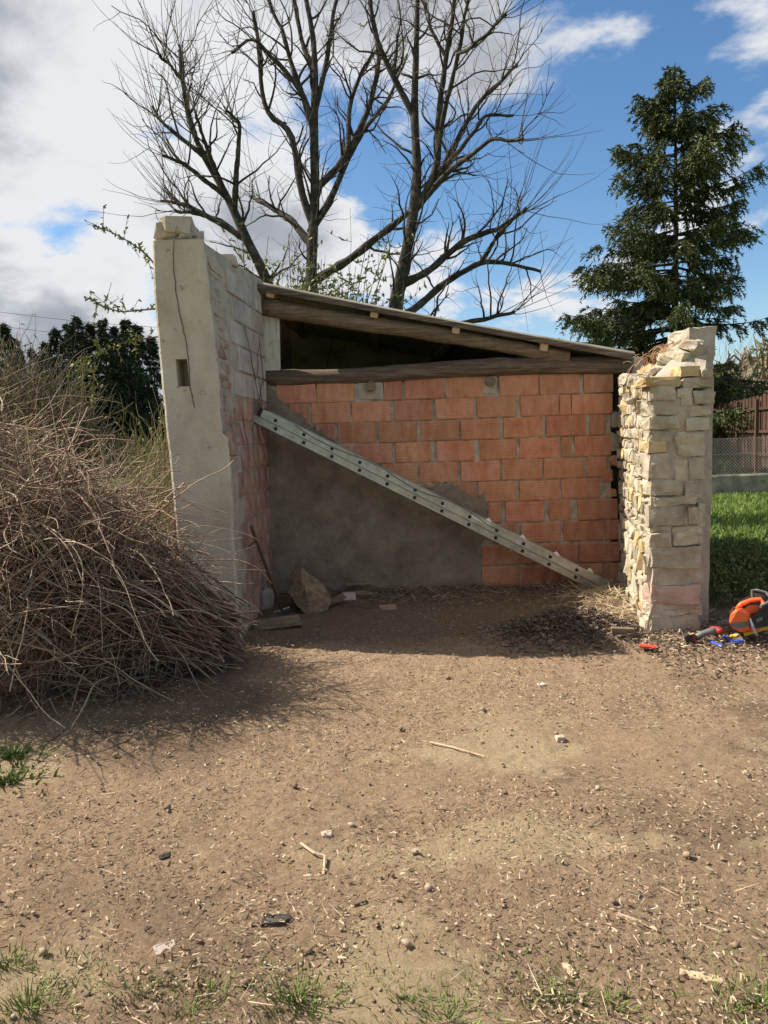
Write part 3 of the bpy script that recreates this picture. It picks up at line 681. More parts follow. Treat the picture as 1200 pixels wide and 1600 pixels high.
# ------------------------------------------------------------------ things in the corner
def build_corner():
    # hoe leaning on the inner wall
    a = G(441, 958); b = WALL_S(.22, .0); b = P(392, 822, 6.02)
    T = thing('garden_hoe', a, 'dark thin handled hoe leaning in the corner against the left wall', 'hoe')
    v, f = tube1([tuple(a+Vector((0,0,.02))), tuple((a+b)/2+Vector((.004,0,0))), tuple(b)], [.015,.014,.013], 8); part('handle', v, f, MT['rust'], T)
    v, f = chamfer(.16,.02,.045,.004); part('blade', xf(v, (.3,-.25,.2), (a.x,a.y-.01,a.z+.02)), f, MT['steel'], T)
    # big chunk of rotten wood
    c = G(478, 955); q = lambda x, y, dy: tuple(P(x, y, c.y+dy))
    pts = [q(460,876,.12),(q(470,880,-.02)),q(505,905,.06),q(517,928,.04),q(512,945,-.02),q(487,955,-.12),q(462,938,-.10),q(449,915,.02),q(450,900,.10),q(505,905,.3),q(460,880,.3),q(515,935,.28),q(455,930,.25),q(476,920,-.13)]
    v, f = hull(pts); bm = bmesh.new(); bvs = [bm.verts.new(p) for p in v]; [bm.faces.new([bvs[i] for i in k]) for k in f]
    bmesh.ops.subdivide_edges(bm, edges=bm.edges, cuts=3, use_grid_fill=True); bmesh.ops.triangulate(bm, faces=bm.faces)
    for p in bm.verts: p.co += Vector((1,1,1))*.04*float(fbm(np.array(p.co.x*9+p.co.y*5), np.array(p.co.z*14), 3, 6))
    bm.verts.index_update(); v = [tuple(p.co) for p in bm.verts]; f = [[x.index for x in k.verts] for k in bm.faces]; bm.free()
    v = np.array(v); v[:,2] -= v[:,2].min()-float(gh(c.x, c.y))+.02
    solo('wood_chunk', v, f, MT['chunk'], 'big brown split chunk of rotten wood standing in the shed corner', 'wood chunk')
    def lump(px, py, dims, m, name, label, cat, rot, lift=0, j=.08, grp=None):
        g = G(px, py); v, f = hull(stone_pts(*dims, j, 6)); v = xf(v, rot, (0,0,0)); v[:,2] -= v[:,2].min(); v = v+np.array((g.x, g.y, g.z-.008+lift))
        return solo(name, v, f, m, label, cat, grp)
    lump(437, 925, (.22,.2,.24), MT['oldbrick'], 'brick_piece', 'lower broken brick leaning behind the rotten wood chunk', 'brick', (.1,.2,.4))
    lump(433, 925, (.2,.1,.1), MT['oldbrick'], 'brick_piece', 'dark red broken brick on top of the corner rubble', 'brick', (.3,.4,.3), .24)
    lump(446, 925, (.19,.12,.08), MT['block'], 'block_piece', 'grey block piece on top of the corner rubble beside the wood chunk', 'block', (.1,.1,.1), .22)
    lump(410, 948, (.2,.25,.18), MT['block'], 'block_piece', 'grey block piece on the ground behind the hoe handle', 'block', (0,.1,.3))
    lump(521, 946, (.24,.09,.035), MT['pale'] if False else MT['log'], 'plank_piece', 'short grey plank piece slanting beside the rotten wood chunk', 'plank', (0,-.35,.3))
    lump(545, 936, (.13,.1,.07), MT['block'], 'block_piece', 'small grey block right of the slanting plank piece', 'block', (0,0,.2))
    for i, (px, py, l, r, a, t) in enumerate([(560,925,.24,.028,.1,'upper'),(568,934,.2,.03,-.25,'lower')]):
        g = G(px, py); pp = [(g.x-l/2*math.cos(a), g.y-l/2*math.sin(a), g.z+.03+.045*(1-i)), (g.x, g.y, g.z+.035+.045*(1-i)), (g.x+l/2*math.cos(a), g.y+l/2*math.sin(a), g.z+.03+.045*(1-i))]
        v, f = tube1(pp, [r,r*1.1,r*.8], 7); solo('log_piece', v, f, MT['log'], t+' of two short crossed branch logs at the foot of the cement patch', 'log')
    lump(432, 978, (.42,.2,.05), MT['chunk'], 'wood_slab', 'flat splintered wood slab lying in front of the hoe', 'wood slab', (0,-.06,.15))
    lump(606, 952, (.16,.1,.04), MT['oldbrick'], 'brick_piece', 'flat red brick piece half buried in the shed floor', 'brick', (0,0,.1))
    lump(972, 993, (.18,.05,.06), MT['chunk'], 'wood_piece', 'short squared wood piece lying at the foot of the stone pier', 'wood piece', (0,.1,.1), .0)
    lump(1013, 1017, (.12,.07,.014), MT['redtape'], 'plastic_strip', 'flat bright red strip on the ground at the pier corner', 'strip', (0,.05,-.35), .03)
    lump(845, 1070, (.055,.035,.018), MT['white'], 'white_scrap', 'small white scrap on sunlit earth in front of the shed', 'scrap', (0,0,.3), j=.2)
    for px, py, dims, m, nm, lb, ct, rz in [
        (430,1444,(.10,.04,.03),'bark','bark_piece','dark bark piece lying low left of centre on the earth','bark',.1),
        (1100,1526,(.15,.03,.012),'pale','wood_splinter','long pale brown wood splinter at the lower right edge','splinter',-.35),
        (885,1508,(.025,.10,.01),'pale','wood_splinter','pale yellow splinter pointing at the camera near the grass','splinter',.25),
        (560,1410,(.07,.02,.015),'chunk','wood_splinter','small frayed splinter right of the dark bark piece','splinter',.5),
        (258,1480+5,(.07,.05,.02),'block','pebble','flat grey pebble left of the grass tufts','pebble',.4),
        (875,1155,(.05,.04,.03),'stone','pebble','round pale pebble on the sunlit earth in mid ground','pebble',.2),
        (510,1225+80,(.05,.04,.02),'stone','pebble','pale flat stone chip near the forked stick','pebble',.2),
        (258,1342,(.05,.03,.025),'bark','charcoal_piece','black charcoal lump on the sandy patch at left','charcoal',.4)]:
        lump(px, py, dims, MT[m], nm, lb, ct, (0,0,rz), j=.2)
    for px, py, pts, lb in [(500,1340,[(470,1322),(490,1337),(508,1342),(506,1372)],'bent thin stick lying on the earth below the shadow'),
                        (715,1175,[(672,1163),(710,1172),(758,1186)],'straight pale straw stalk on the earth right of the shadow'),
                        (1010,1440,[(965,1433),(1000,1446),(1028,1459)],'pale straw stalk lying lower right of centre')]:
        p = []
        for x, y in pts: g = G(x, y); p.append((g.x, g.y, g.z+.012))
        v, f = tube1(p, .005, 6); solo('stick', v, f, MT['pale'], lb, 'stick')
build_corner()

# ------------------------------------------------------------------ tools by the pier
def build_tools():
    g = G(1172, 1003); T = thing('chainsaw', g, 'orange and black chainsaw resting on the ground by the stone pier', 'chainsaw')
    u = 5.55/F
    def q(x, y, dy): return tuple(P(x, y, g.y+dy))
    def hp(name, pts, m, par=T): v, f = hull(pts); return part(name, v, f, m, par)
    z = lambda l, a, b: [q(x, y, a) for x, y in l]+[q(x, y, b) for x, y in l]
    body = hp('body', z([(1139,972),(1141,960),(1150,951),(1160,950),(1172,957),(1176,975),(1172,986),(1158,988),(1145,982)], -.07, .09)+z([(1142,972),(1152,955),(1170,960),(1168,984)], -.085, .1), MT['orange'])
    hp('seam', z([(1139,974),(1150,980),(1165,979),(1176,970),(1176,972),(1165,981),(1150,982)], -.088, -.05), MT['grey'], body)
    hp('tank', z([(1168,958),(1185,948),(1200,950),(1200,985),(1172,988)], -.03, .10), MT['orange'])
    hp('filter_cover', z([(1162,952),(1170,946),(1184,945),(1188,955),(1168,960)], -.05, .04), MT['orange'])
    hp('side_cover', z([(1174,967),(1180,958),(1196,946),(1222,944),(1226,968),(1205,978),(1180,982),(1175,978)], -.105, -.04), MT['black'])
    hp('badge', z([(1181,968),(1191,963),(1192,968),(1183,973)], -.108, -.104), MT['grey'])
    v, f = tube1([q(1150,953,.02), q(1158,944,.02), q(1172,938,.01), q(1188,936,.0), q(1193,942,-.02), q(1190,952,-.03)], [.016,.017,.015,.016,.016,.016], 8); part('top_handle', v, f, MT['orange'], T, True)
    v, f = tube1([q(1154,952,.1), q(1158,940,.11), q(1168,934,.11), q(1182,935,.1), q(1196,944,.06)], .012, 8); part('front_handle', v, f, MT['grey'], T, True)
    v, f = tube1([q(1176,936,.03), q(1175,922,.03), q(1184,922,.02), q(1197,926,.0), q(1206,936,-.04), q(1196,944,-.08), q(1188,948,-.1)], [.010]*7, 6); part('hand_guard', v, f, MT['grey'], T)
    hp('guard_panel', z([(1178,926),(1180,934),(1194,937),(1196,930)], .018, .024), MT['grey'])
    hp('tank_cap', z([(1139,957),(1142,959),(1148,949),(1146,947)], .0, .05), MT['grey'])
    v, f = tube1([q(1172,966,-.09), q(1176,978,-.11), q(1181,990,-.12), q(1183,993,-.12)], [.008,.011,.008,.006], 6); part('spike_arm', v, f, MT['steel'], T)
    hp('guide_bar', z([(1200,958),(1290,935),(1300,941),(1290,955),(1205,972)], -.065, -.06), MT['steel'])
    # cordless tool
    g = G(1088, 1006); T = thing('cordless_drill', g, 'dark grey and red cordless power tool lying beside the stone pier', 'power tool')
    hq = lambda x, y, dy: tuple(P(x, y, g.y+dy))
    def zz(l, a, b): return [hq(x, y, a) for x, y in l]+[hq(x, y, b) for x, y in l]
    v, f = hull(zz([(1071,996),(1078,992),(1085,991),(1087,1003),(1083,1010),(1075,1008)], -.05, .05)); bt = part('battery', v, f, MT['black'], T)
    v, f = hull(zz([(1081,992),(1086,991),(1088,1002),(1085,1004)], -.053, .053)); part('battery_stripe', v, f, MT['red'], bt)
    v, f = tube1([hq(1086,997,0), hq(1096,991,0), hq(1108,987,0), hq(1118,986,0)], [.024,.021,.022,.026], 10); part('handle', v, f, MT['grey'], T, True)
    v, f = tube1([hq(1104,986,.05), hq(1114,982,.03), hq(1121,984,0), hq(1126,987,-.03), hq(1127,988,-.045)], [.012,.019,.025,.026,.022], 12); part('motor', v, f, MT['red'], T, True)
    v, f = hull(zz([(1068,990),(1074,988),(1077,993),(1072,1003),(1069,1000)], -.04, .02)); part('guard', v, f, MT['steel'], T)
    # blue clamp
    g = G(1135, 1013); T = thing('bar_clamp', g, 'blue plastic bar clamp lying in front of the chainsaw', 'clamp')
    def gp(x, y, up): p = G(x, y); return (p.x, p.y, p.z+up)
    for nm, pts, r, m in [('jaw', [(1107,1006),(1113,1009),(1121,1013),(1130,1014)], .013, 'blue'),('grip', [(1131,999),(1137,1004),(1144,1008),(1152,1008),(1161,1007)], .014, 'blue'),('bar', [(1112,1008),(1130,1013),(1145,1010),(1160,1007)], .006, 'steel')]:
        v, f = tube1([gp(x, y, .022) for x, y in pts], [r*.75]+[r]*(len(pts)-2)+[r*.8], 7); part(nm, v, f, MT[m], T)
    # yellow bar in a grey holder
    g = G(1170, 1004); T = thing('yellow_lever', g, 'yellow tubular handle with grey plastic foot lying under the chainsaw', 'tool handle')
    a = Vector(gp(1162, 1001, .045)); b = Vector(gp(1240, 975, .05)); b.y = a.y-.12; b = P(1240, 966, a.y-.1)
    v, f = tube1([tuple(a), tuple(a.lerp(b, .5)), tuple(b)], [.017,.017,.017], 10); part('tube', v, f, MT['yellow'], T)
    v, f = hull([gp(1146,996,.035), gp(1162,999,.05), gp(1168,1003,.045), gp(1164,1006,.0), gp(1158,1006,.0), gp(1146,1000,.02), gp(1170,996,.04)]); part('foot', v, f, MT['grey'], T)
    v, f = tube1([gp(1140,999,.02), gp(1150,1000,.03), gp(1157,999,.03)], [.010,.014,.010], 6); part('tip', v, f, MT['yellow'], T)
build_tools()

# ------------------------------------------------------------------ brush pile
def build_brush():
    cx, cy = -2.68, 5.02
    def H(x, y):
        r = ((x-cx)/1.24)**2+((y-cy)/1.0)**2
        h = 1.95*np.clip(1-r, 0, 1)**.38
        return np.maximum(h*(.90+.7*fbm(x*2.2, y*2.2, 3, 4)), .02)
    N = 9000; K = 16
    a = RNG.uniform(0, 2*np.pi, N); r = np.sqrt(RNG.uniform(0, 1, N))*.97
    p = np.stack([cx+1.3*r*np.cos(a), cy+.95*r*np.sin(a), np.zeros(N)], 1); p[:,2] = H(p[:,0], p[:,1])*(RNG.uniform(0, 1, N)**.6)*.93
    d = RNG.normal(size=(N,3))*np.array([1.0,.8,.55]); d /= np.linalg.norm(d, axis=1, keepdims=True)
    bend = RNG.normal(size=(N,3))*RNG.uniform(.03,1,(N,1))**2*1.3; L_ = RNG.uniform(.22,.95,N)/K
    path = np.zeros((N,K,3))
    for k in range(K):
        path[:,k] = p; d = d+bend*.22+RNG.normal(size=(N,3))*.09; 
        h = H(p[:,0], p[:,1])+RNG.uniform(0,.16,N); over = p[:,2] > h; d[over,2] -= .05; d[p[:,2] < .04, 2] += .3
        d /= np.linalg.norm(d, axis=1, keepdims=True); p = p+d*L_[:,None]; p[:,2] = np.maximum(p[:,2], .015)
    # keep them off the rendered wall
    lim = np.where(path[:,:,1] > YF-.05, P(262, 720, YF).x-.03, 9); path[:,:,0] = np.minimum(path[:,:,0], lim)
    rad = (.0017+.006*RNG.uniform(0,1,(N,1))**2.2)*np.linspace(1,.55,K)[None]
    v1, f1 = tubes(path, rad, 3)
    pal = np.array([(.26,.16,.115),(.33,.225,.16),(.42,.315,.215),(.52,.42,.275),(.15,.09,.065),(.28,.16,.11)])
    c1 = np.repeat(pal[RNG.choice(6, N, p=[.20,.23,.22,.13,.12,.10])]*RNG.uniform(.75,1.2,(N,1)), K*3, 0)
    # the bundle of cut stems whose butts point to the right
    N2 = 900; K2 = 12
    e = np.stack([RNG.normal(0,1,N2), RNG.normal(0,1,N2), RNG.uniform(0,1,N2)], 1)
    end = np.stack([-1.10+.08*e[:,0]-.30*np.abs(RNG.normal(0,.5,N2)), 5.12+.16*e[:,1], .05+.36*e[:,2]], 1)
    st = np.stack([-2.5+.25*RNG.normal(size=N2), 5.15+.3*RNG.normal(size=N2), .35+.85*RNG.uniform(0,1,N2)], 1)
    t = np.linspace(0,1,K2)[None,:,None]; pb = st[:,None]*(1-t)+end[:,None]*t
    pb[:,:,2] += (np.sin(t[:,:,0]*np.pi)*RNG.uniform(-.02,.22,(N2,1))); pb[:,:,1] += np.sin(t[:,:,0]*np.pi)*RNG.normal(-.05,.1,(N2,1)); pb += np.cumsum(RNG.normal(size=(N2,K2,3))*.006, 1); pb[:,:,2] = np.maximum(pb[:,:,2], .012)
    pb[:,:,1] = np.minimum(pb[:,:,1], YF-.05)
    v2, f2 = tubes(pb, RNG.uniform(.0035,.0085,(N2,1))*np.linspace(.6,1,K2)[None], 4)
    c2 = np.repeat(pal[RNG.choice(6, N2, p=[.3,.22,.1,.03,.2,.15])]*RNG.uniform(.65,1.1,(N2,1)), K2*4, 0)
    # long canes drooping over the front to the ground and loops sticking out on top
    N3 = 70; s = np.stack([RNG.uniform(-3.1,-1.7,N3), RNG.uniform(4.35,5.0,N3), np.zeros(N3)], 1); s[:,2] = H(s[:,0], s[:,1])*RNG.uniform(.5,1,N3)
    d3 = np.stack([RNG.normal(.0,.8,N3), RNG.normal(-.3,.4,N3), RNG.uniform(-.3,.8,N3)], 1); L3 = RNG.uniform(.4,1.1,N3)/14; P3 = np.zeros((N3,14,3)); q = s.copy()
    for k in range(14):
        P3[:,k] = q; d3[:,2] -= .16; d3 += RNG.normal(size=d3.shape)*.07; dn = d3/np.linalg.norm(d3, axis=1, keepdims=True); q = q+dn*L3[:,None]; q[:,2] = np.maximum(q[:,2], .015)
    v3, f3 = tubes(P3, RNG.uniform(.003,.006,(N3,1))*np.linspace(1,.5,14)[None], 3); c3 = np.repeat(pal[RNG.choice([1,2,3,3], N3)], 14*3, 0)
    v, f = join([(v1,f1),(v2,f2),(v3,f3)]); col = np.concatenate([c1,c2,c3])
    solo('brush_pile', v, f, MT['brush'], 'huge tangled heap of cut dry vine stems left of the rendered wall', 'brush pile', kind='stuff', smooth=True, col=col)
    # one long cane in front
    pts = [P(x, y, Y) for x, y, Y in [(88,985,4.6),(100,1040,4.5),(108,1075,4.45)]]+[G(118,1105)+Vector((0,0,.05)), G(150,1145)+Vector((0,0,.012)), G(200,1147)+Vector((0,0,.012)), G(245,1128)+Vector((0,0,.015))]
    v, f = tube1([tuple(p) for p in pts], [.006,.007,.007,.008,.008,.007,.005], 6); solo('vine_cane', v, f, MT['log'], 'long curved cane drooping from the brush heap to the ground', 'cane')
build_brush()

# ------------------------------------------------------------------ litter on the ground
def build_litter():
    def spread(n, ymin, ymax, xs=3.0):
        y = ymin+(ymax-ymin)*RNG.uniform(0,1,n)**1.3; x = RNG.uniform(-1,1,n)*(.62*y+.5); return x, y
    n = 60000; x, y = spread(n, 1.6, 7.3); keep = ~((x < -1.15) & (y > 5.6)) & ~((x > 1.9) & (y > 5.5)); 
    dens = 1.8*fbm(x*1.7, y*1.7, 5, 70)+RNG.uniform(-.22,.22,n); keep &= dens > -.02; x, y = x[keep], y[keep]; n = len(x)
    b = np.stack([x, y, gh(x, y)+.014+.014*RNG.uniform(0,1,n)], 1); a = RNG.uniform(0, 2*np.pi, n)
    d = np.stack([np.cos(a), np.sin(a), RNG.normal(0,.22,n)], 1); ln = (.006+.022*RNG.uniform(0,1,n)**2)*np.where(RNG.uniform(0,1,n) < .05, 3.5, 1); wd = np.where(ln > .03, .003, RNG.uniform(.002,.0075,n))
    v, f = blades(b, d, ln, wd, None, .22)
    pal = np.array([(.44,.33,.21),(.52,.41,.27),(.34,.235,.15),(.22,.14,.09),(.10,.07,.05),(.54,.46,.33)])
    col = np.repeat(pal[RNG.choice(6, n, p=[.24,.16,.22,.2,.1,.08])]*RNG.uniform(.8,1.1,(n,1)), 4, 0)
    solo('wood_chips', v, f, MT['litter'], 'scattered chips and bits of straw on the bare earth', 'litter', kind='stuff', col=col)
    # pebbles and clods
    n = 2200; x, y = spread(n, 1.6, 7.2); vs = []; fs = []; cs = []; o = 0
    base = []
    for k in range(8): base.append(hull(stone_pts(1,1,.7,.3,6)))
    bt = [(np.array(v), [q for q in f]) for v, f in base]
    tri = []
    for v, f in bt: tri.append((v, np.array([[q[0], q[i], q[i+1]] for q in f for i in range(1, len(q)-1)])))
    z = gh(x, y)
    for i in range(n):
        if (x[i] < -1.1 and y[i] > 5.6) or (x[i] > 1.9 and y[i] > 5.4): continue
        v, f = tri[i % 8]; s = random.uniform(.005,.014)*(2.0 if random.random() < .06 else 1); c, sn = math.cos(i), math.sin(i)
        w = v*s; w = np.stack([w[:,0]*c-w[:,1]*sn, w[:,0]*sn+w[:,1]*c, w[:,2]], 1)+np.array((x[i], y[i], z[i]+s*.3+.006)); vs.append(w); fs.append(f+o); o += len(w)
        cc = random.choice([(.30,.215,.145),(.22,.15,.10),(.36,.28,.2),(.16,.11,.08),(.40,.32,.24)]); cs.append(np.tile(cc, (len(w),1)))
    solo('pebbles', np.concatenate(vs), np.concatenate(fs), MT['rubble'], 'small pebbles and clods of earth scattered over the ground', 'pebbles', kind='stuff', col=np.concatenate(cs))
    # straw and leaf heap by the pier and along the shed wall
    def strawset(n, fx, fy, l0, l1, w, zl, pal, probs, name, label, cat, tilt=.35):
        x, y = fx(n), fy(n); b = np.stack([x, y, gh(x, y)+zl*RNG.uniform(0,1,n)+.008], 1); a = RNG.uniform(0, 2*np.pi, n)
        d = np.stack([np.cos(a), np.sin(a), RNG.normal(0, tilt, n)], 1); v, f = blades(b, d, RNG.uniform(l0,l1,n), RNG.uniform(w*.5,w,n), None, .4)
        col = np.repeat(np.array(pal)[RNG.choice(len(pal), n, p=probs)]*RNG.uniform(.8,1.1,(n,1)), 4, 0)
        solo(name, v, f, MT['litter'], label, cat, kind='stuff', col=col)
    strawset(8000, lambda n: RNG.normal(HEAP.x,.24,n), lambda n: RNG.normal(HEAP.y+.1,.2,n), 0.012,.05,.011,.03, [(.12,.085,.06),(.2,.14,.1),(.30,.22,.15),(.07,.05,.04)], [.35,.3,.15,.2], 'leaf_heap', 'dark heap of soil and leaf mould before the ladder foot', 'heap')
    strawset(1500, lambda n: RNG.normal(2.0,.22,n), lambda n: RNG.uniform(5.7,7.4,n), .03,.16,.006,.06, [(.56,.45,.28),(.46,.35,.22),(.62,.53,.37)], [.5,.3,.2], 'straw_litter', 'sunlit straw piled between ladder foot and stone pier', 'straw')
    strawset(2600, lambda n: RNG.uniform(-1.0,2.0,n), lambda n: YB-.05-np.abs(RNG.normal(0,.3,n)), .02,.12,.007,.03, [(.36,.28,.19),(.24,.17,.12),(.14,.10,.07)], [.35,.35,.3], 'floor_debris', 'straw and debris strewn along the foot of the brick wall', 'debris')
    strawset(4200, lambda n: RNG.uniform(1.75,3.3,n), lambda n: RNG.normal(5.15,.28,n), .008,.04,.012,.03, [(.56,.46,.32),(.12,.085,.06),(.22,.15,.1),(.36,.26,.17)], [.2,.3,.3,.2], 'chip_mulch', 'dark wood chip mulch around the tools at right', 'mulch')
    # grass tufts along the lower edge
    def tuft(px, py, n, h, spread_, m, label, name='grass_tuft', w=.0035):
        g = G(px, py); a = RNG.uniform(0, 2*np.pi, n); r = np.abs(RNG.normal(0, spread_, n)); x = g.x+r*np.cos(a); y = g.y+r*np.sin(a)*.7; b = np.stack([x, y, gh(x, y)-.003], 1)
        lean = np.stack([np.cos(a), np.sin(a), np.zeros(n)], 1)*RNG.uniform(.2,1.0,(n,1)); d = lean+np.array([0,0,1.0]); ln = RNG.uniform(.4,1,n)*h
        v1, f1 = blades(b, d, ln*.6, w, None, .42); d2 = d+lean*.9; d_ = d/np.linalg.norm(d, axis=1, keepdims=True); v2, f2 = blades(b+d_*ln[:,None]*.57, d2, ln*.5, w*.8, None, .08)
        v, f = join([(v1,f1),(v2,f2)]); solo(name, v, f, MT[m], label, 'grass' if name == 'grass_tuft' else 'weed', 'tufts along the lower edge' if name == 'grass_tuft' else None, 'stuff')
    for px, py, n, h, s, lb in [(465,1560,260,.075,.05,'thick green grass tuft at lower edge left of centre'),(205,1548,150,.06,.06,'thin grass tuft at lower left above the pale sawdust'),(45,1575,200,.08,.05,'grass tuft in the lower left corner'),(300,1585,110,.05,.06,'short sparse grass at the bottom left of centre'),(330,1545,80,.05,.05,'sparse grass blades above the bottom left tuft'),(630,1562,130,.045,.05,'small grass tuft at the bottom just right of centre'),(700,1590,160,.05,.05,'grass tuft on the very bottom edge right of centre'),(860,1560,200,.055,.07,'yellow green grass tuft at lower right of centre'),(960,1575,160,.05,.06,'grass tuft near the bottom between two splinters'),(1130,1582,170,.06,.06,'grass tuft near the lower right corner'),(1190,1570,130,.08,.04,'tall grass tuft at the right edge of the foreground'),(10,1510,110,.07,.04,'grass tuft on the left edge of the foreground')]:
        tuft(px, py, n, h*.8, s*2.0, 'grass', lb)
    n = 1700; x = RNG.uniform(-1.5,1.5,n); y = 1.75+.42*RNG.uniform(0,1,n)**.8; kk = fbm(x*3, y*3, 3, 5)+RNG.uniform(-.1,.1,n) > 0; x, y = x[kk], y[kk]; n = len(x)
    d = RNG.normal(size=(n,3))*.7+np.array([0,0,.8]); v, f = blades(np.stack([x, y, gh(x, y)-.003], 1), d, RNG.uniform(.02,.055,n), RNG.uniform(.002,.004,n), None, .15)
    solo('sparse_grass', v, f, MT['grass'], 'thin sparse grass scattered along the near edge of the earth', 'grass', kind='stuff')
    for px, py, lb in [(18,1185,'bright green weed under the brush heap, upper of two'),(12,1222,'bright green weed under the brush heap, lower of two')]:
        tuft(px, py, 130, .06, .09, 'weed', lb, 'weed_plant', .014)
build_litter()

# ------------------------------------------------------------------ trees
def resample(pts, K):
    pts = np.asarray(pts, float); s = np.concatenate([[0], np.cumsum(np.linalg.norm(np.diff(pts, axis=0), axis=1))]); t = np.linspace(0, s[-1], K)
    # smooth through a Catmull-like cubic by averaging twice
    q = np.stack([np.interp(t, s, pts[:,i]) for i in range(3)], 1)
    for _ in range(2): q[1:-1] = .25*q[:-2]+.5*q[1:-1]+.25*q[2:]
    return q
def bare_tree(name, label, D, trunk, limbs, r0_, seed, whips=1.0):
    rng = np.random.default_rng(seed); rnd = random.Random(seed)
    T = thing(name, (P(trunk[0][0], trunk[0][1], D).x, D, 0), label, 'tree', 'bare trees behind the shed')
    def path3(pp, y0, drift):
        n = len(pp); return [tuple(P(x, y, y0+drift*i/max(1, n-1))) for i, (x, y) in enumerate(pp)]
    tp = path3(trunk, D, .3); tp[0] = (tp[0][0], tp[0][1], -.2)
    tp = resample(tp, 34); tr = np.interp(np.linspace(0,1,34), [0,.25,.6,1], [r0_*1.25, r0_, r0_*.62, r0_*.16])*(1+rng.normal(size=34)*.05)
    tv, tf = tubes(tp[None], tr[None], 10); trk = part('trunk', tv, tf, MT['bark'], T, True)
    L1 = []; R1 = []; lims = [(tp, tr)]
    for lb in limbs:
        a0 = np.array(P(lb[0][0], lb[0][1], D)); k = int(np.argmin(np.linalg.norm((tp-a0)[:, [0,2]], axis=1)))
        best = (np.linalg.norm((tp[k]-a0)[[0,2]]), tp[k], tr[k])
        for q, rr in lims[1:]:
            kk = int(np.argmin(np.linalg.norm((q-a0)[:, [0,2]], axis=1))); dd = np.linalg.norm((q[kk]-a0)[[0,2]])
            if dd < best[0]-.02: best = (dd, q[kk], rr[kk])
        y0 = best[1][1]; p = path3(lb, y0, rnd.uniform(-1.3,1.3)); p[0] = tuple(best[1]) if best[0] < .35 else p[0]
        q = resample(p, 22); q += np.cumsum(rng.normal(size=q.shape)*.012, 0)*np.linspace(0,1,22)[:,None]
        ra = min(best[2]*.8, r0_*.6); rr = np.linspace(ra, max(.022, ra*.36), 22)*(1+rng.normal(size=22)*.07); lims.append((q, rr)); L1.append(q); R1.append(rr)
    v, f = tubes(L1, R1, 7); limbs_o = part('limbs', v, f, MT['bark'], T, True)
    # branches
    B = []; BR = []; TW = []; TR = []
    def grow(p, d, L_, r, K, up, wob):
        out = [p]; d = d/np.linalg.norm(d); step = L_/(K-1)
        for _ in range(K-1):
            d = d+rng.normal(size=3)*wob; d[2] += up; d /= np.linalg.norm(d); p = p+d*step; out.append(p)
        return np.array(out)
    for li, (q, rr) in enumerate(lims):
        n = len(q); ln = np.linalg.norm(np.diff(q, axis=0), axis=1).sum(); nb = int(ln*(3.4 if li else 2.2))
        for _ in range(nb):
            k = rnd.randint(int(n*(.25 if li else .4)), n-2); t = q[k+1]-q[k]; t /= np.linalg.norm(t); s = rng.normal(size=3); s -= t*s.dot(t); s /= np.linalg.norm(s)
            d = t*.55+s*.9; d[2] += .25; b = grow(q[k], d, rnd.uniform(.45,1.25), 0, 9, .07, .2); B.append(b); BR.append(np.linspace(min(.024, rr[k]*.5), .006, 9))
        # long whips from the lopped end
        for _ in range(int(10*whips)):
            k = n-1-rnd.randint(0, 5); t = q[-1]-q[-4]; t /= np.linalg.norm(t); w = grow(q[k], t*.6+rng.normal(size=3)*.5+np.array([0,0,.4]), rnd.uniform(.7,1.7), 0, 9, .07, .07); TW.append(w); TR.append(np.linspace(.008,.0025,9))
    for b in list(B):
        for _ in range(5):
            k = rnd.randint(2, 8); t = b[k]-b[k-1]; d = t/np.linalg.norm(t)+rng.normal(size=3)*.75; TW.append(grow(b[k], d, rnd.uniform(.2,.75), 0, 9, .06, .2)); TR.append(np.linspace(.0065,.0022,9))
    v, f = tubes(B, BR, 4); part('branches', v, f, MT['bark'], limbs_o, True)['kind'] = 'stuff'
    v, f = tubes(TW, TR, 3); part('twigs', v, f, MT['twig'], limbs_o)['kind'] = 'stuff'
bare_tree('bare_tree', 'leafless tree leaning left behind the rendered wall, lopped limbs', 13.0, [(455,720),(436,490),(415,430),(385,375),(360,315),(325,255),(300,210),(288,155),(280,78)],
    [[(360,315),(335,262),(318,215),(303,168)],[(310,240),(280,215),(250,190),(233,170)],[(352,318),(320,280),(290,255),(254,248)],[(385,380),(350,352),(320,335),(298,318),(256,316)],[(370,362),(345,345),(315,340),(277,335)],[(286,120),(265,98),(243,78)],[(365,320),(370,260),(375,190),(352,168)],[(300,210),(286,140),(278,75)]], .125, 3, 1.2)
bare_tree('bare_tree', 'middle leafless tree with an upright trunk forking high above the roof', 13.6, [(487,720),(486,450),(487,380),(494,300),(490,230),(492,160),(492,60),(475,-10),(462,-120)],
    [[(487,360),(470,300),(462,230),(445,185),(425,192),(410,165),(405,90),(395,10)],[(490,205),(470,140),(450,90),(440,45),(415,0),(405,-60)],[(494,300),(525,265),(543,235),(540,170),(560,110),(590,70)],[(497,350),(520,310),(545,240),(575,180),(597,100),(582,0),(575,-80)],[(492,160),(510,100),(520,20),(540,-60)],[(482,375),(455,345),(420,320),(388,305)],[(489,450),(545,405),(600,360),(650,322),(690,280),(700,240)],[(490,200),(475,150),(440,105),(400,60),(372,90)],[(545,240),(570,200),(610,150),(640,90)],[(490,110),(470,60),(462,0),(450,-60)]], .135, 5)
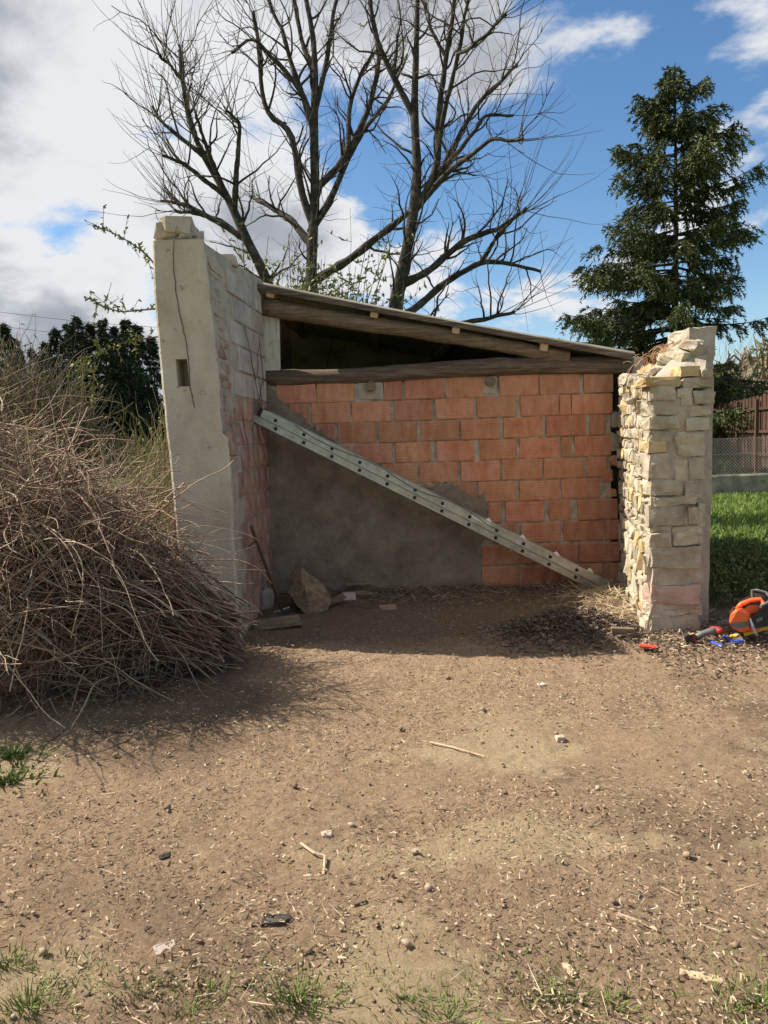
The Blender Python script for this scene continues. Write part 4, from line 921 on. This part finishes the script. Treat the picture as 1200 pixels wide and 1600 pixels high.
bare_tree('bare_tree', 'right leafless tree spreading over the low end of the roof', 12.6, [(600,720),(617,475),(642,362),(654,275),(650,230),(646,180),(650,100),(652,0),(656,-120)],
    [[(646,190),(621,130),(590,62),(581,0),(575,-60)],[(648,330),(683,267),(683,187),(692,100),(708,0),(715,-70)],[(683,240),(690,190),(712,112),(733,20),(745,-50)],[(655,330),(679,291),(708,233),(746,167),(810,110)],[(660,320),(700,270),(733,246),(767,217),(817,219)],[(622,455),(675,421),(717,379),(767,362),(825,329)],[(617,500),(654,479),(700,437),(758,404),(800,412),(846,421)],[(765,404),(780,370),(825,335)],[(692,100),(675,50),(668,0)],[(700,255),(735,215),(760,185),(800,190)],[(712,112),(735,75),(765,50),(795,20)],[(600,540),(690,510),(745,500),(800,487)]], .125, 9, .7)

def leafy_shrub(name, label, px0, px1, pytop, D, n, seed, leaves=1.0, group=None):
    rng = np.random.default_rng(seed); K = 12
    xa, xb = P(px0, 440, D).x, P(px1, 440, D).x; zt = P((px0+px1)/2, pytop, D).z
    xs = rng.uniform(xa, xb, n); T = thing(name, ((xa+xb)/2, D, 0), label, 'shrub', group)
    pth = np.zeros((n,K,3)); p = np.stack([xs*.85+.15*(xa+xb)/2, D+rng.normal(0,.3,n), np.zeros(n)], 1); d = np.stack([rng.normal(0,.16,n), rng.normal(0,.12,n), np.ones(n)], 1); ln = zt*rng.uniform(.72,1.05,n)/K
    for k in range(K):
        pth[:,k] = p; d += rng.normal(size=d.shape)*.06; d /= np.linalg.norm(d, axis=1, keepdims=True); p = p+d*ln[:,None]
    v, f = tubes(pth, np.linspace(.014,.004,K)[None]*rng.uniform(.6,1.2,(n,1)), 4); part('stems', v, f, MT['twig'], T)['kind'] = 'stuff'
    m = n*16; i = rng.integers(0, n, m); k = rng.integers(5, K-1, m); b = pth[i,k]; d = rng.normal(size=(m,3))*np.array([1,1,.6])+np.array([0,0,.35]); L_ = rng.uniform(.2,.7,m)
    t = np.linspace(0,1,6)[None,:,None]; d /= np.linalg.norm(d, axis=1, keepdims=True); tw = b[:,None]+d[:,None]*t*L_[:,None,None]; tw[:,:,2] += .1*t[:,:,0]**2
    v, f = tubes(tw, np.linspace(.005,.002,6)[None]*np.ones((m,1)), 3); part('twigs', v, f, MT['twig'], T)['kind'] = 'stuff'
    q = int(m*9*leaves); j = rng.integers(0, m, q); kk = rng.integers(1, 6, q); b = tw[j,kk]; d = rng.normal(size=(q,3)); v, f = blades(b, d, rng.uniform(.045,.085,q), rng.uniform(.028,.045,q), None, .2); part('leaves', v, f, MT['leaf'], T)['kind'] = 'stuff'
leafy_shrub('budding_shrub', 'budding green shrub behind the high end of the roof', 385, 470, 335, 12.0, 24, 1, .8, 'budding shrubs behind the roof')
leafy_shrub('budding_shrub', 'budding green shrub around the middle bare trunk', 455, 565, 315, 12.3, 30, 2, .8, 'budding shrubs behind the roof')
leafy_shrub('budding_shrub', 'low budding shrub beneath the right bare tree', 555, 640, 380, 12.2, 18, 3, .6, 'budding shrubs behind the roof')

def conifer(H, prof, seed, whorl, nb, twn, bl, bw, bper, droop=1.0, top_up=.5):
    rng = np.random.default_rng(seed); BP = []; BR = []; base = []; dirs = []
    z = .06*H
    while z < H*.985:
        t = z/H; R = prof(t)
        for _ in range(nb if t < .85 else max(3, nb-2)):
            a = rng.uniform(0, 2*np.pi); L_ = R*rng.uniform(.5,1.15); up = -.25*droop+(.25+top_up)*t**1.5; K = 9; s = np.linspace(0,1,K)
            r = L_*s; zz = z+rng.uniform(-.15,.15)+L_*(up*s-.22*droop*s**2+.26*s**3.2)
            p = np.stack([r*np.cos(a), r*np.sin(a), zz], 1); BP.append(p); BR.append(np.linspace(.012+.012*L_, .005, K))
            m = max(4, int(twn*L_)); u = rng.uniform(.12,1,m)**.8; q = np.stack([np.interp(u, s, p[:,i]) for i in range(3)], 1)
            side = rng.choice([-1,1], m)*rng.uniform(.2,1.1,m); o = np.array([math.cos(a), math.sin(a), 0]); pr = np.array([-math.sin(a), math.cos(a), 0])
            td = o*rng.uniform(.2,.9,(m,1))+pr*side[:,None]+np.array([0,0,-1])*rng.uniform(.1,1.1,(m,1))*droop; td /= np.linalg.norm(td, axis=1, keepdims=True)
            tl = rng.uniform(.25,.62,m)*(.55+.45*min(1, R/2))
            w = rng.uniform(0,1,(m,bper)); bb = q[:,None]+td[:,None]*(w*tl[:,None])[:,:,None]; bb[:,:,2] -= (w**2*tl[:,None])*.25*droop
            bd = td[:,None]+rng.normal(size=(m,bper,3))*.55; base.append(bb.reshape(-1,3)); dirs.append(bd.reshape(-1,3))
        z += whorl*rng.uniform(.75,1.25)*(1 if t < .8 else .7)
    base = np.concatenate(base); dirs = np.concatenate(dirs); n = len(base)
    nv, nf = blades(base, dirs, rng.uniform(.6,1.2,n)*bl, rng.uniform(.7,1.2,n)*bw, None, .3)
    bv, bf = tubes(BP, BR, 4)
    tp = np.stack([.05*np.sin(np.linspace(0,3,14)), .04*np.cos(np.linspace(0,4,14)), np.linspace(-.2,H,14)], 1); tv, tf = tubes(tp[None], np.linspace(H*.014,.012,14)[None], 8)
    return (nv,nf), (bv,bf), (tv,tf)
def place_conifer(name, label, loc, meshes, group=None, rz=0, sc=1):
    T = thing(name, loc, label, 'tree', group); T.rotation_euler.z = rz; T.scale = (sc,sc,sc)
    a = link('trunk', meshes[2], T); b = link('crown', meshes[0], T)
    link('branches', meshes[1], b)['kind'] = 'stuff'; b['kind'] = 'stuff'
    return T
def cmesh(data, needle, seed=None):
    return mesh('needles', *data[0], MT[needle]), mesh('branches', *data[1], MT['bark']), mesh('trunk', *data[2], MT['bark'], True)
D = 25.0; Hs = P(1040, 100, D).z
prof = lambda t: float(np.interp(t, [0,.12,.3,.45,.6,.75,.88,1], [4.1,4.3,3.75,3.0,2.5,1.9,1.15,.12]))
sp = cmesh(conifer(Hs, prof, 4, .35, 7, 18, .125, .034, 24), 'needle')
place_conifer('spruce_tree', 'tall dark green spruce standing alone behind the stone pier', (P(1052, 640, D).x, D, 0), sp)

def forest():
    kinds = []
    for k in range(3):
        pr = lambda t, k=k: float(np.interp(t, [0,.3,.7,1], [3.0,2.3,.95,.02]))*(1+.1*k)
        kinds.append(cmesh(conifer(12.5, pr, 30+k, .5, 7, 6, .30, .085, 12, .8), 'needlefar'))
    spots = [(22,524,64),(50,540,66),(85,508,60),(105,500,62),(116,488,58),(139,500,60),(160,492,57),(178,505,61),(196,494,58),(214,502,60),(236,520,62),(70,530,68),(128,512,66),(188,515,66),(5,500,60)]
    words = ['second from the left frame edge', 'small one third from the left frame edge', 'short one left of the dense group', 'one on the left of the dense group', 'tallest pointed one of the dense group', 'one just right of the tallest', 'broad one in the middle of the dense group', 'lower one right of the middle', 'second tallest one near the rendered wall', 'one beside the rendered wall', 'rightmost one half hidden by the rendered wall']
    for i, (x, y, D) in enumerate(spots):
        p = P(x, y, D); sc = p.z/12.5
        lb = 'dark conifer on the far wood edge, '+(words[i] if i < len(words) else ['one set back behind the short one','one set back behind the tallest','one set back near the rendered wall','leftmost one, cut by the frame edge'][i-len(words)])
        place_conifer('conifer', lb, (p.x, D, 0), kinds[i % 3], 'conifers at the far wood edge', i*1.3, sc)
forest()
# scrub: masses of bare twigs
def scrub(name, label, pts, n, hgt, pal, seed, r=.006, leaf=0, cat='scrub', spreadxy=.5):
    """pts: list of (x, y, radius, height)"""
    rng = np.random.default_rng(seed); P_ = []; K = 7; cols = []
    tot = sum(p[2]**2 for p in pts)
    for (x, y, rad, h) in pts:
        m = int(n*rad*rad/tot); a = rng.uniform(0, 2*np.pi, m); q = np.sqrt(rng.uniform(0,1,m))*rad
        b = np.stack([x+q*np.cos(a), y+q*np.sin(a), np.zeros(m)], 1); b[:,2] = gh(b[:,0], b[:,1])+rng.uniform(0,.75,m)*h*np.sqrt(np.clip(1-(q/rad)**2, .05, 1))
        d = rng.normal(size=(m,3))*spreadxy+np.array([0,0,1]); d /= np.linalg.norm(d, axis=1, keepdims=True); L_ = rng.uniform(.2,.55,m)*h
        t = np.linspace(0,1,K)[None,:,None]; w = np.cumsum(rng.normal(size=(m,K,3))*.03*h, 1); P_.append(b[:,None]+d[:,None]*t*L_[:,None,None]+w*t)
    pp = np.concatenate(P_); m = len(pp); v, f = tubes(pp, np.linspace(r,r*.4,K)[None]*rng.uniform(.6,1.3,(m,1)), 3)
    col = np.repeat(np.array(pal)[rng.integers(0, len(pal), m)]*rng.uniform(.75,1.2,(m,1)), K*3, 0)
    if leaf:
        q = int(m*leaf); i = rng.integers(0, m, q); k = rng.integers(2, K, q); lv, lf = blades(pp[i,k], rng.normal(size=(q,3)), r*rng.uniform(5,9,q), r*rng.uniform(2.5,5,q), None, .25)
        v, f = join([(v,f),(lv,lf)]); lc = np.array([(.17,.19,.05),(.25,.25,.08),(.13,.15,.04)])[rng.integers(0,3,q)]; col = np.concatenate([col, np.repeat(lc, 4, 0)])
    solo(name, v, f, MT['scrub'], label, cat, kind='stuff', col=col)
brn = [(.16,.115,.08),(.22,.165,.11),(.12,.09,.065),(.26,.20,.13)]
ylw = [(.26,.225,.12),(.32,.28,.16),(.20,.17,.10),(.22,.21,.09)]
def W_(px, D): return P(px, 640, D).x
scrub('thicket', 'pale olive thicket of thin upright shoots left of the rendered wall', [(W_(205,8.8),8.8,.4,1.35),(W_(236,8.2),8.2,.4,1.75),(W_(255,9.0),9.0,.45,2.0),(W_(150,9.6),9.6,.5,1.0)], 1700, 2, ylw, 1, .005, 2.2, spreadxy=.28)
scrub('bare_scrub', 'brown leafless scrub before the far conifers at left', [(W_(x,40),40,3.0,h) for x, h in ((-60,7.5),(0,7.6),(40,6.8),(72,5.4),(100,2.5),(160,2),(200,2))], 5200, 5, brn, 2, .022, 1.2)
scrub('green_scrub', 'yellow green bushes at the left edge behind the brush heap', [(W_(x,22),22,1.4,h) for x, h in ((-30,2.4),(10,2.2),(30,1.8))], 1300, 2, ylw, 6, .012, 4)
scrub('brushwood_stack', 'reddish brown brushwood stacked behind the rendered wall at left', [(W_(248,10.2),10.2,.55,1.25),(W_(215,10.4),10.4,.5,1.2)], 1500, 1.2, [(.34,.18,.10),(.42,.24,.13),(.26,.14,.08)], 3, .006, 0, 'brushwood', 1.6)
# bramble sprays left of the wall
def bramble(label, pts, D, seed):
    T = thing('bramble', tuple(P(*pts[0], D)-Vector((0,0,0))), label, 'bramble'); rng = np.random.default_rng(seed)
    q = resample([tuple(P(x, y, D+.05*i)) for i, (x, y) in enumerate(pts)], 18); v, f = tube1(q, np.linspace(.008,.003,18), 5); part('cane', v, f, MT['twig'], T)
    tw = []; 
    for _ in range(9):
        k = rng.integers(3, 17); d = rng.normal(size=3)*np.array([.6,.4,.8])+np.array([0,0,.3]); d /= np.linalg.norm(d); tw.append(q[k]+d*np.linspace(0,1,5)[:,None]*rng.uniform(.06,.25))
    v, f = tubes(tw, np.full((9,5), .0025), 3); part('twigs', v, f, MT['twig'], T)['kind'] = 'stuff'
    b = np.concatenate([q[rng.integers(4,18,70)], np.concatenate(tw)[rng.integers(0,45,60)]]); v, f = blades(b, rng.normal(size=b.shape), rng.uniform(.02,.045,len(b)), .018, None, .25); part('leaves', v, f, MT['leaf'], T)['kind'] = 'stuff'
bramble('budding bramble cane reaching left from the top of the rendered wall', [(246,420),(232,400),(210,383),(180,365),(148,353)], 6.3, 1)
bramble('budding bramble cane at mid height left of the rendered wall', [(250,482),(225,484),(185,488),(160,478),(132,463)], 6.4, 2)
bramble('lower drooping green bramble cane before the dark conifers', [(255,525),(220,530),(190,535),(160,550),(115,568)], 6.5, 3)
bramble('dry bramble cane arching above the brush heap', [(130,640),(128,590),(122,570),(140,566),(147,585),(145,625)], 6.2, 4)

# ------------------------------------------------------------------ right background: lawn, low wall, wire mesh, board fence, hill
def right_side():
    n = 26000; y = RNG.uniform(8.3,17.0,n); x = RNG.uniform(.33,.62,n)*y; b = np.stack([x, y, gh(x, y)-.01], 1)
    d = RNG.normal(size=(n,3))*.45+np.array([0,0,1]); v, f = blades(b, d, RNG.uniform(.05,.12,n), RNG.uniform(.01,.02,n), None, .2)
    solo('lawn_grass', v, f, MT['grass'], 'green lawn grass behind the stone pier at right', 'grass', kind='stuff')
    Yw = 16.9; xa, xb = 5.5, 12.5
    T = thing('low_wall', (8, Yw, 0), 'low mossy concrete wall along the far edge of the lawn', 'wall')
    xs = np.linspace(xa, xb, 90); prof_ = [(0,-.1),(0,.40),(.03,.43),(.2,.43),(.2,-.1)]; vs = []; fs = []
    for xx in xs:
        for (dy, z) in prof_: vs.append((xx, Yw+dy+.012*float(fbm(np.array(xx*4), np.array(z*9), 3, 4)), z+(.02*float(fbm(np.array(xx*3), np.array(.3), 3, 9)) if z > 0 else 0)))
    for i in range(89):
        for k in range(4): fs.append([i*5+k, i*5+5+k, i*5+6+k, i*5+k+1])
    part('body', vs, fs, mat('mossy_concrete', [(.14,.125,.09),(.26,.235,.18),(.38,.35,.29)], 3, .95, .7, 20, .02, dirt=((.10,.11,.04),5,.54,.8)), T)
    # chain-link mesh on posts above the wall
    T = thing('wire_fence', (8, Yw+.1, .43), 'chain link wire fence standing on the low wall', 'fence')
    z0, z1 = .44, 1.25; st = .075; P_ = []
    k = np.arange(xa-1, xb, st)
    for xx in k:
        for s in (1,-1):
            a = np.array([xx if s > 0 else xx+(z1-z0), Yw+.1+.003*s, z0]); e = np.array([xx+(z1-z0) if s > 0 else xx, Yw+.1+.003*s, z1]); P_.append(np.stack([a, e]))
    v, f = tubes(P_, np.full((len(P_),2), .0028), 3); part('wire_mesh', v, f, MT['wire'], T)
    for zz in (z0+.02, .9, z1): v, f = tube1([(xa,Yw+.1,zz),(xb,Yw+.1,zz)], .004, 4); part('tension_wire', v, f, MT['wire'], T)
    for xx in (7.35, 9.6, 11.8): v, f = tube1([(xx,Yw+.1,.3),(xx,Yw+.1,1.35)], .02, 8); part('post', v, f, MT['rust'], T)
    # brown board fence, running away to the left
    A = P(1112, 637, 24.5); B = P(1290, 590, 16.2+1.2); A = Vector((P(1100,640,25).x, 25, 0)); B = Vector((P(1235,640,17.6).x+.2, 17.6, 0))
    T = thing('board_fence', ((A.x+B.x)/2, (A.y+B.y)/2, 0), 'dark brown upright board fence behind the wire mesh', 'fence')
    d = B-A; L_ = d.length; u = d.normalized(); ang = math.atan2(u.y, u.x); n = int(L_/.26); me = mesh('board', *chamfer(.19,.022,1.9,.004), MT['fence'])
    for i in range(n):
        p = A+u*(i+.5)*.26; t = i/n; o = link('board', me, T, Vector((p.x, p.y, 1.2+.2*t+random.uniform(-.03,.03)))-T.location); o.rotation_euler = (0, random.uniform(-.01,.01), ang)
    nrm = Vector((u.y, -u.x, 0)); nrm = nrm if nrm.dot(-A) > 0 else -nrm
    for zz in (.75, 1.35, 1.95):
        c = (A+B)/2+nrm*.045; v, f = chamfer(L_,.05,.07,.004); part('rail', xf(v, (0,0,ang), (c.x,c.y,zz)), f, MT['fence'], T)
    for k in range(5):
        c = A+u*(L_*(k+.4)/5)+nrm*.1; v, f = chamfer(.09,.09,2.2,.006); part('post', xf(v, (0,0,ang), (c.x,c.y,1.1)), f, MT['fence'], T)
    # hill with scrub
    xs = np.linspace(15, 130, 60); ys = np.linspace(60, 170, 40); X, Y = np.meshgrid(xs, ys); Z = 15*np.exp(-((X-68)/24)**2-((Y-115)/28)**2)+1.2*fbm(X*.15, Y*.15, 4, 8)-.4
    idx = np.arange(X.size).reshape(X.shape); f = np.stack([idx[:-1,:-1], idx[:-1,1:], idx[1:,1:], idx[1:,:-1]], -1).reshape(-1,4)
    o = link('hill', mesh('hill', np.stack([X,Y,Z],-1).reshape(-1,3), f, mat('scrubby_hillside', [(.10,.10,.05),(.18,.15,.085),(.24,.19,.11)], .4, .95, .8, 2, .3), True)); o['kind'] = 'structure'
    n = 5200; x = RNG.uniform(35,105,n); y = RNG.uniform(75,118,n); z = 15*np.exp(-((x-68)/24)**2-((y-115)/28)**2); b = np.stack([x,y,z],1)+RNG.normal(size=(n,3))*.4
    v, f = blades(b, RNG.normal(size=(n,3))*.7+np.array([0,0,1]), RNG.uniform(.8,2.4,n), RNG.uniform(.15,.5,n), None, .3)
    pal = np.array([(.17,.13,.08),(.13,.13,.06),(.24,.15,.09),(.10,.11,.045)]); solo('hill_scrub', v, f, MT['scrub'], 'brown and olive scrub covering the far hill at right', 'scrub', kind='stuff', col=np.repeat(pal[RNG.integers(0,4,n)], 4, 0))
    scrub('bare_bush', 'pale leafless bush beyond the stone pier under the spruce', [(P(1138,600,27).x,27,1.5,4.6)], 900, 3, [(.30,.27,.21),(.24,.21,.16)], 12, .006, .6, 'bush')
    scrub('shade_plants', 'low dark weeds in the shade right of the stone pier', [(3.0,6.6,.4,.3),(3.4,7.3,.6,.4),(3.9,8.0,.7,.35),(4.3,7.2,.7,.35)], 4200, .3, [(.06,.09,.025),(.10,.13,.04)], 13, .004, 3, 'weeds', 1.0)
right_side()
# power lines, upper and lower, over the far wood
for py, lb in ((472,'upper'), (494,'lower')):
    a = P(-200, py-14, 45); b = P(420, py+46, 52); K = 24; t = np.linspace(0,1,K); pts = np.stack([a.x+(b.x-a.x)*t, a.y+(b.y-a.y)*t, a.z+(b.z-a.z)*t-.5*np.sin(t*np.pi)], 1)
    v, f = tube1(pts, .012, 5); solo('power_line', v, f, MT['black'], lb+' of two overhead wires crossing the sky at left', 'power line')
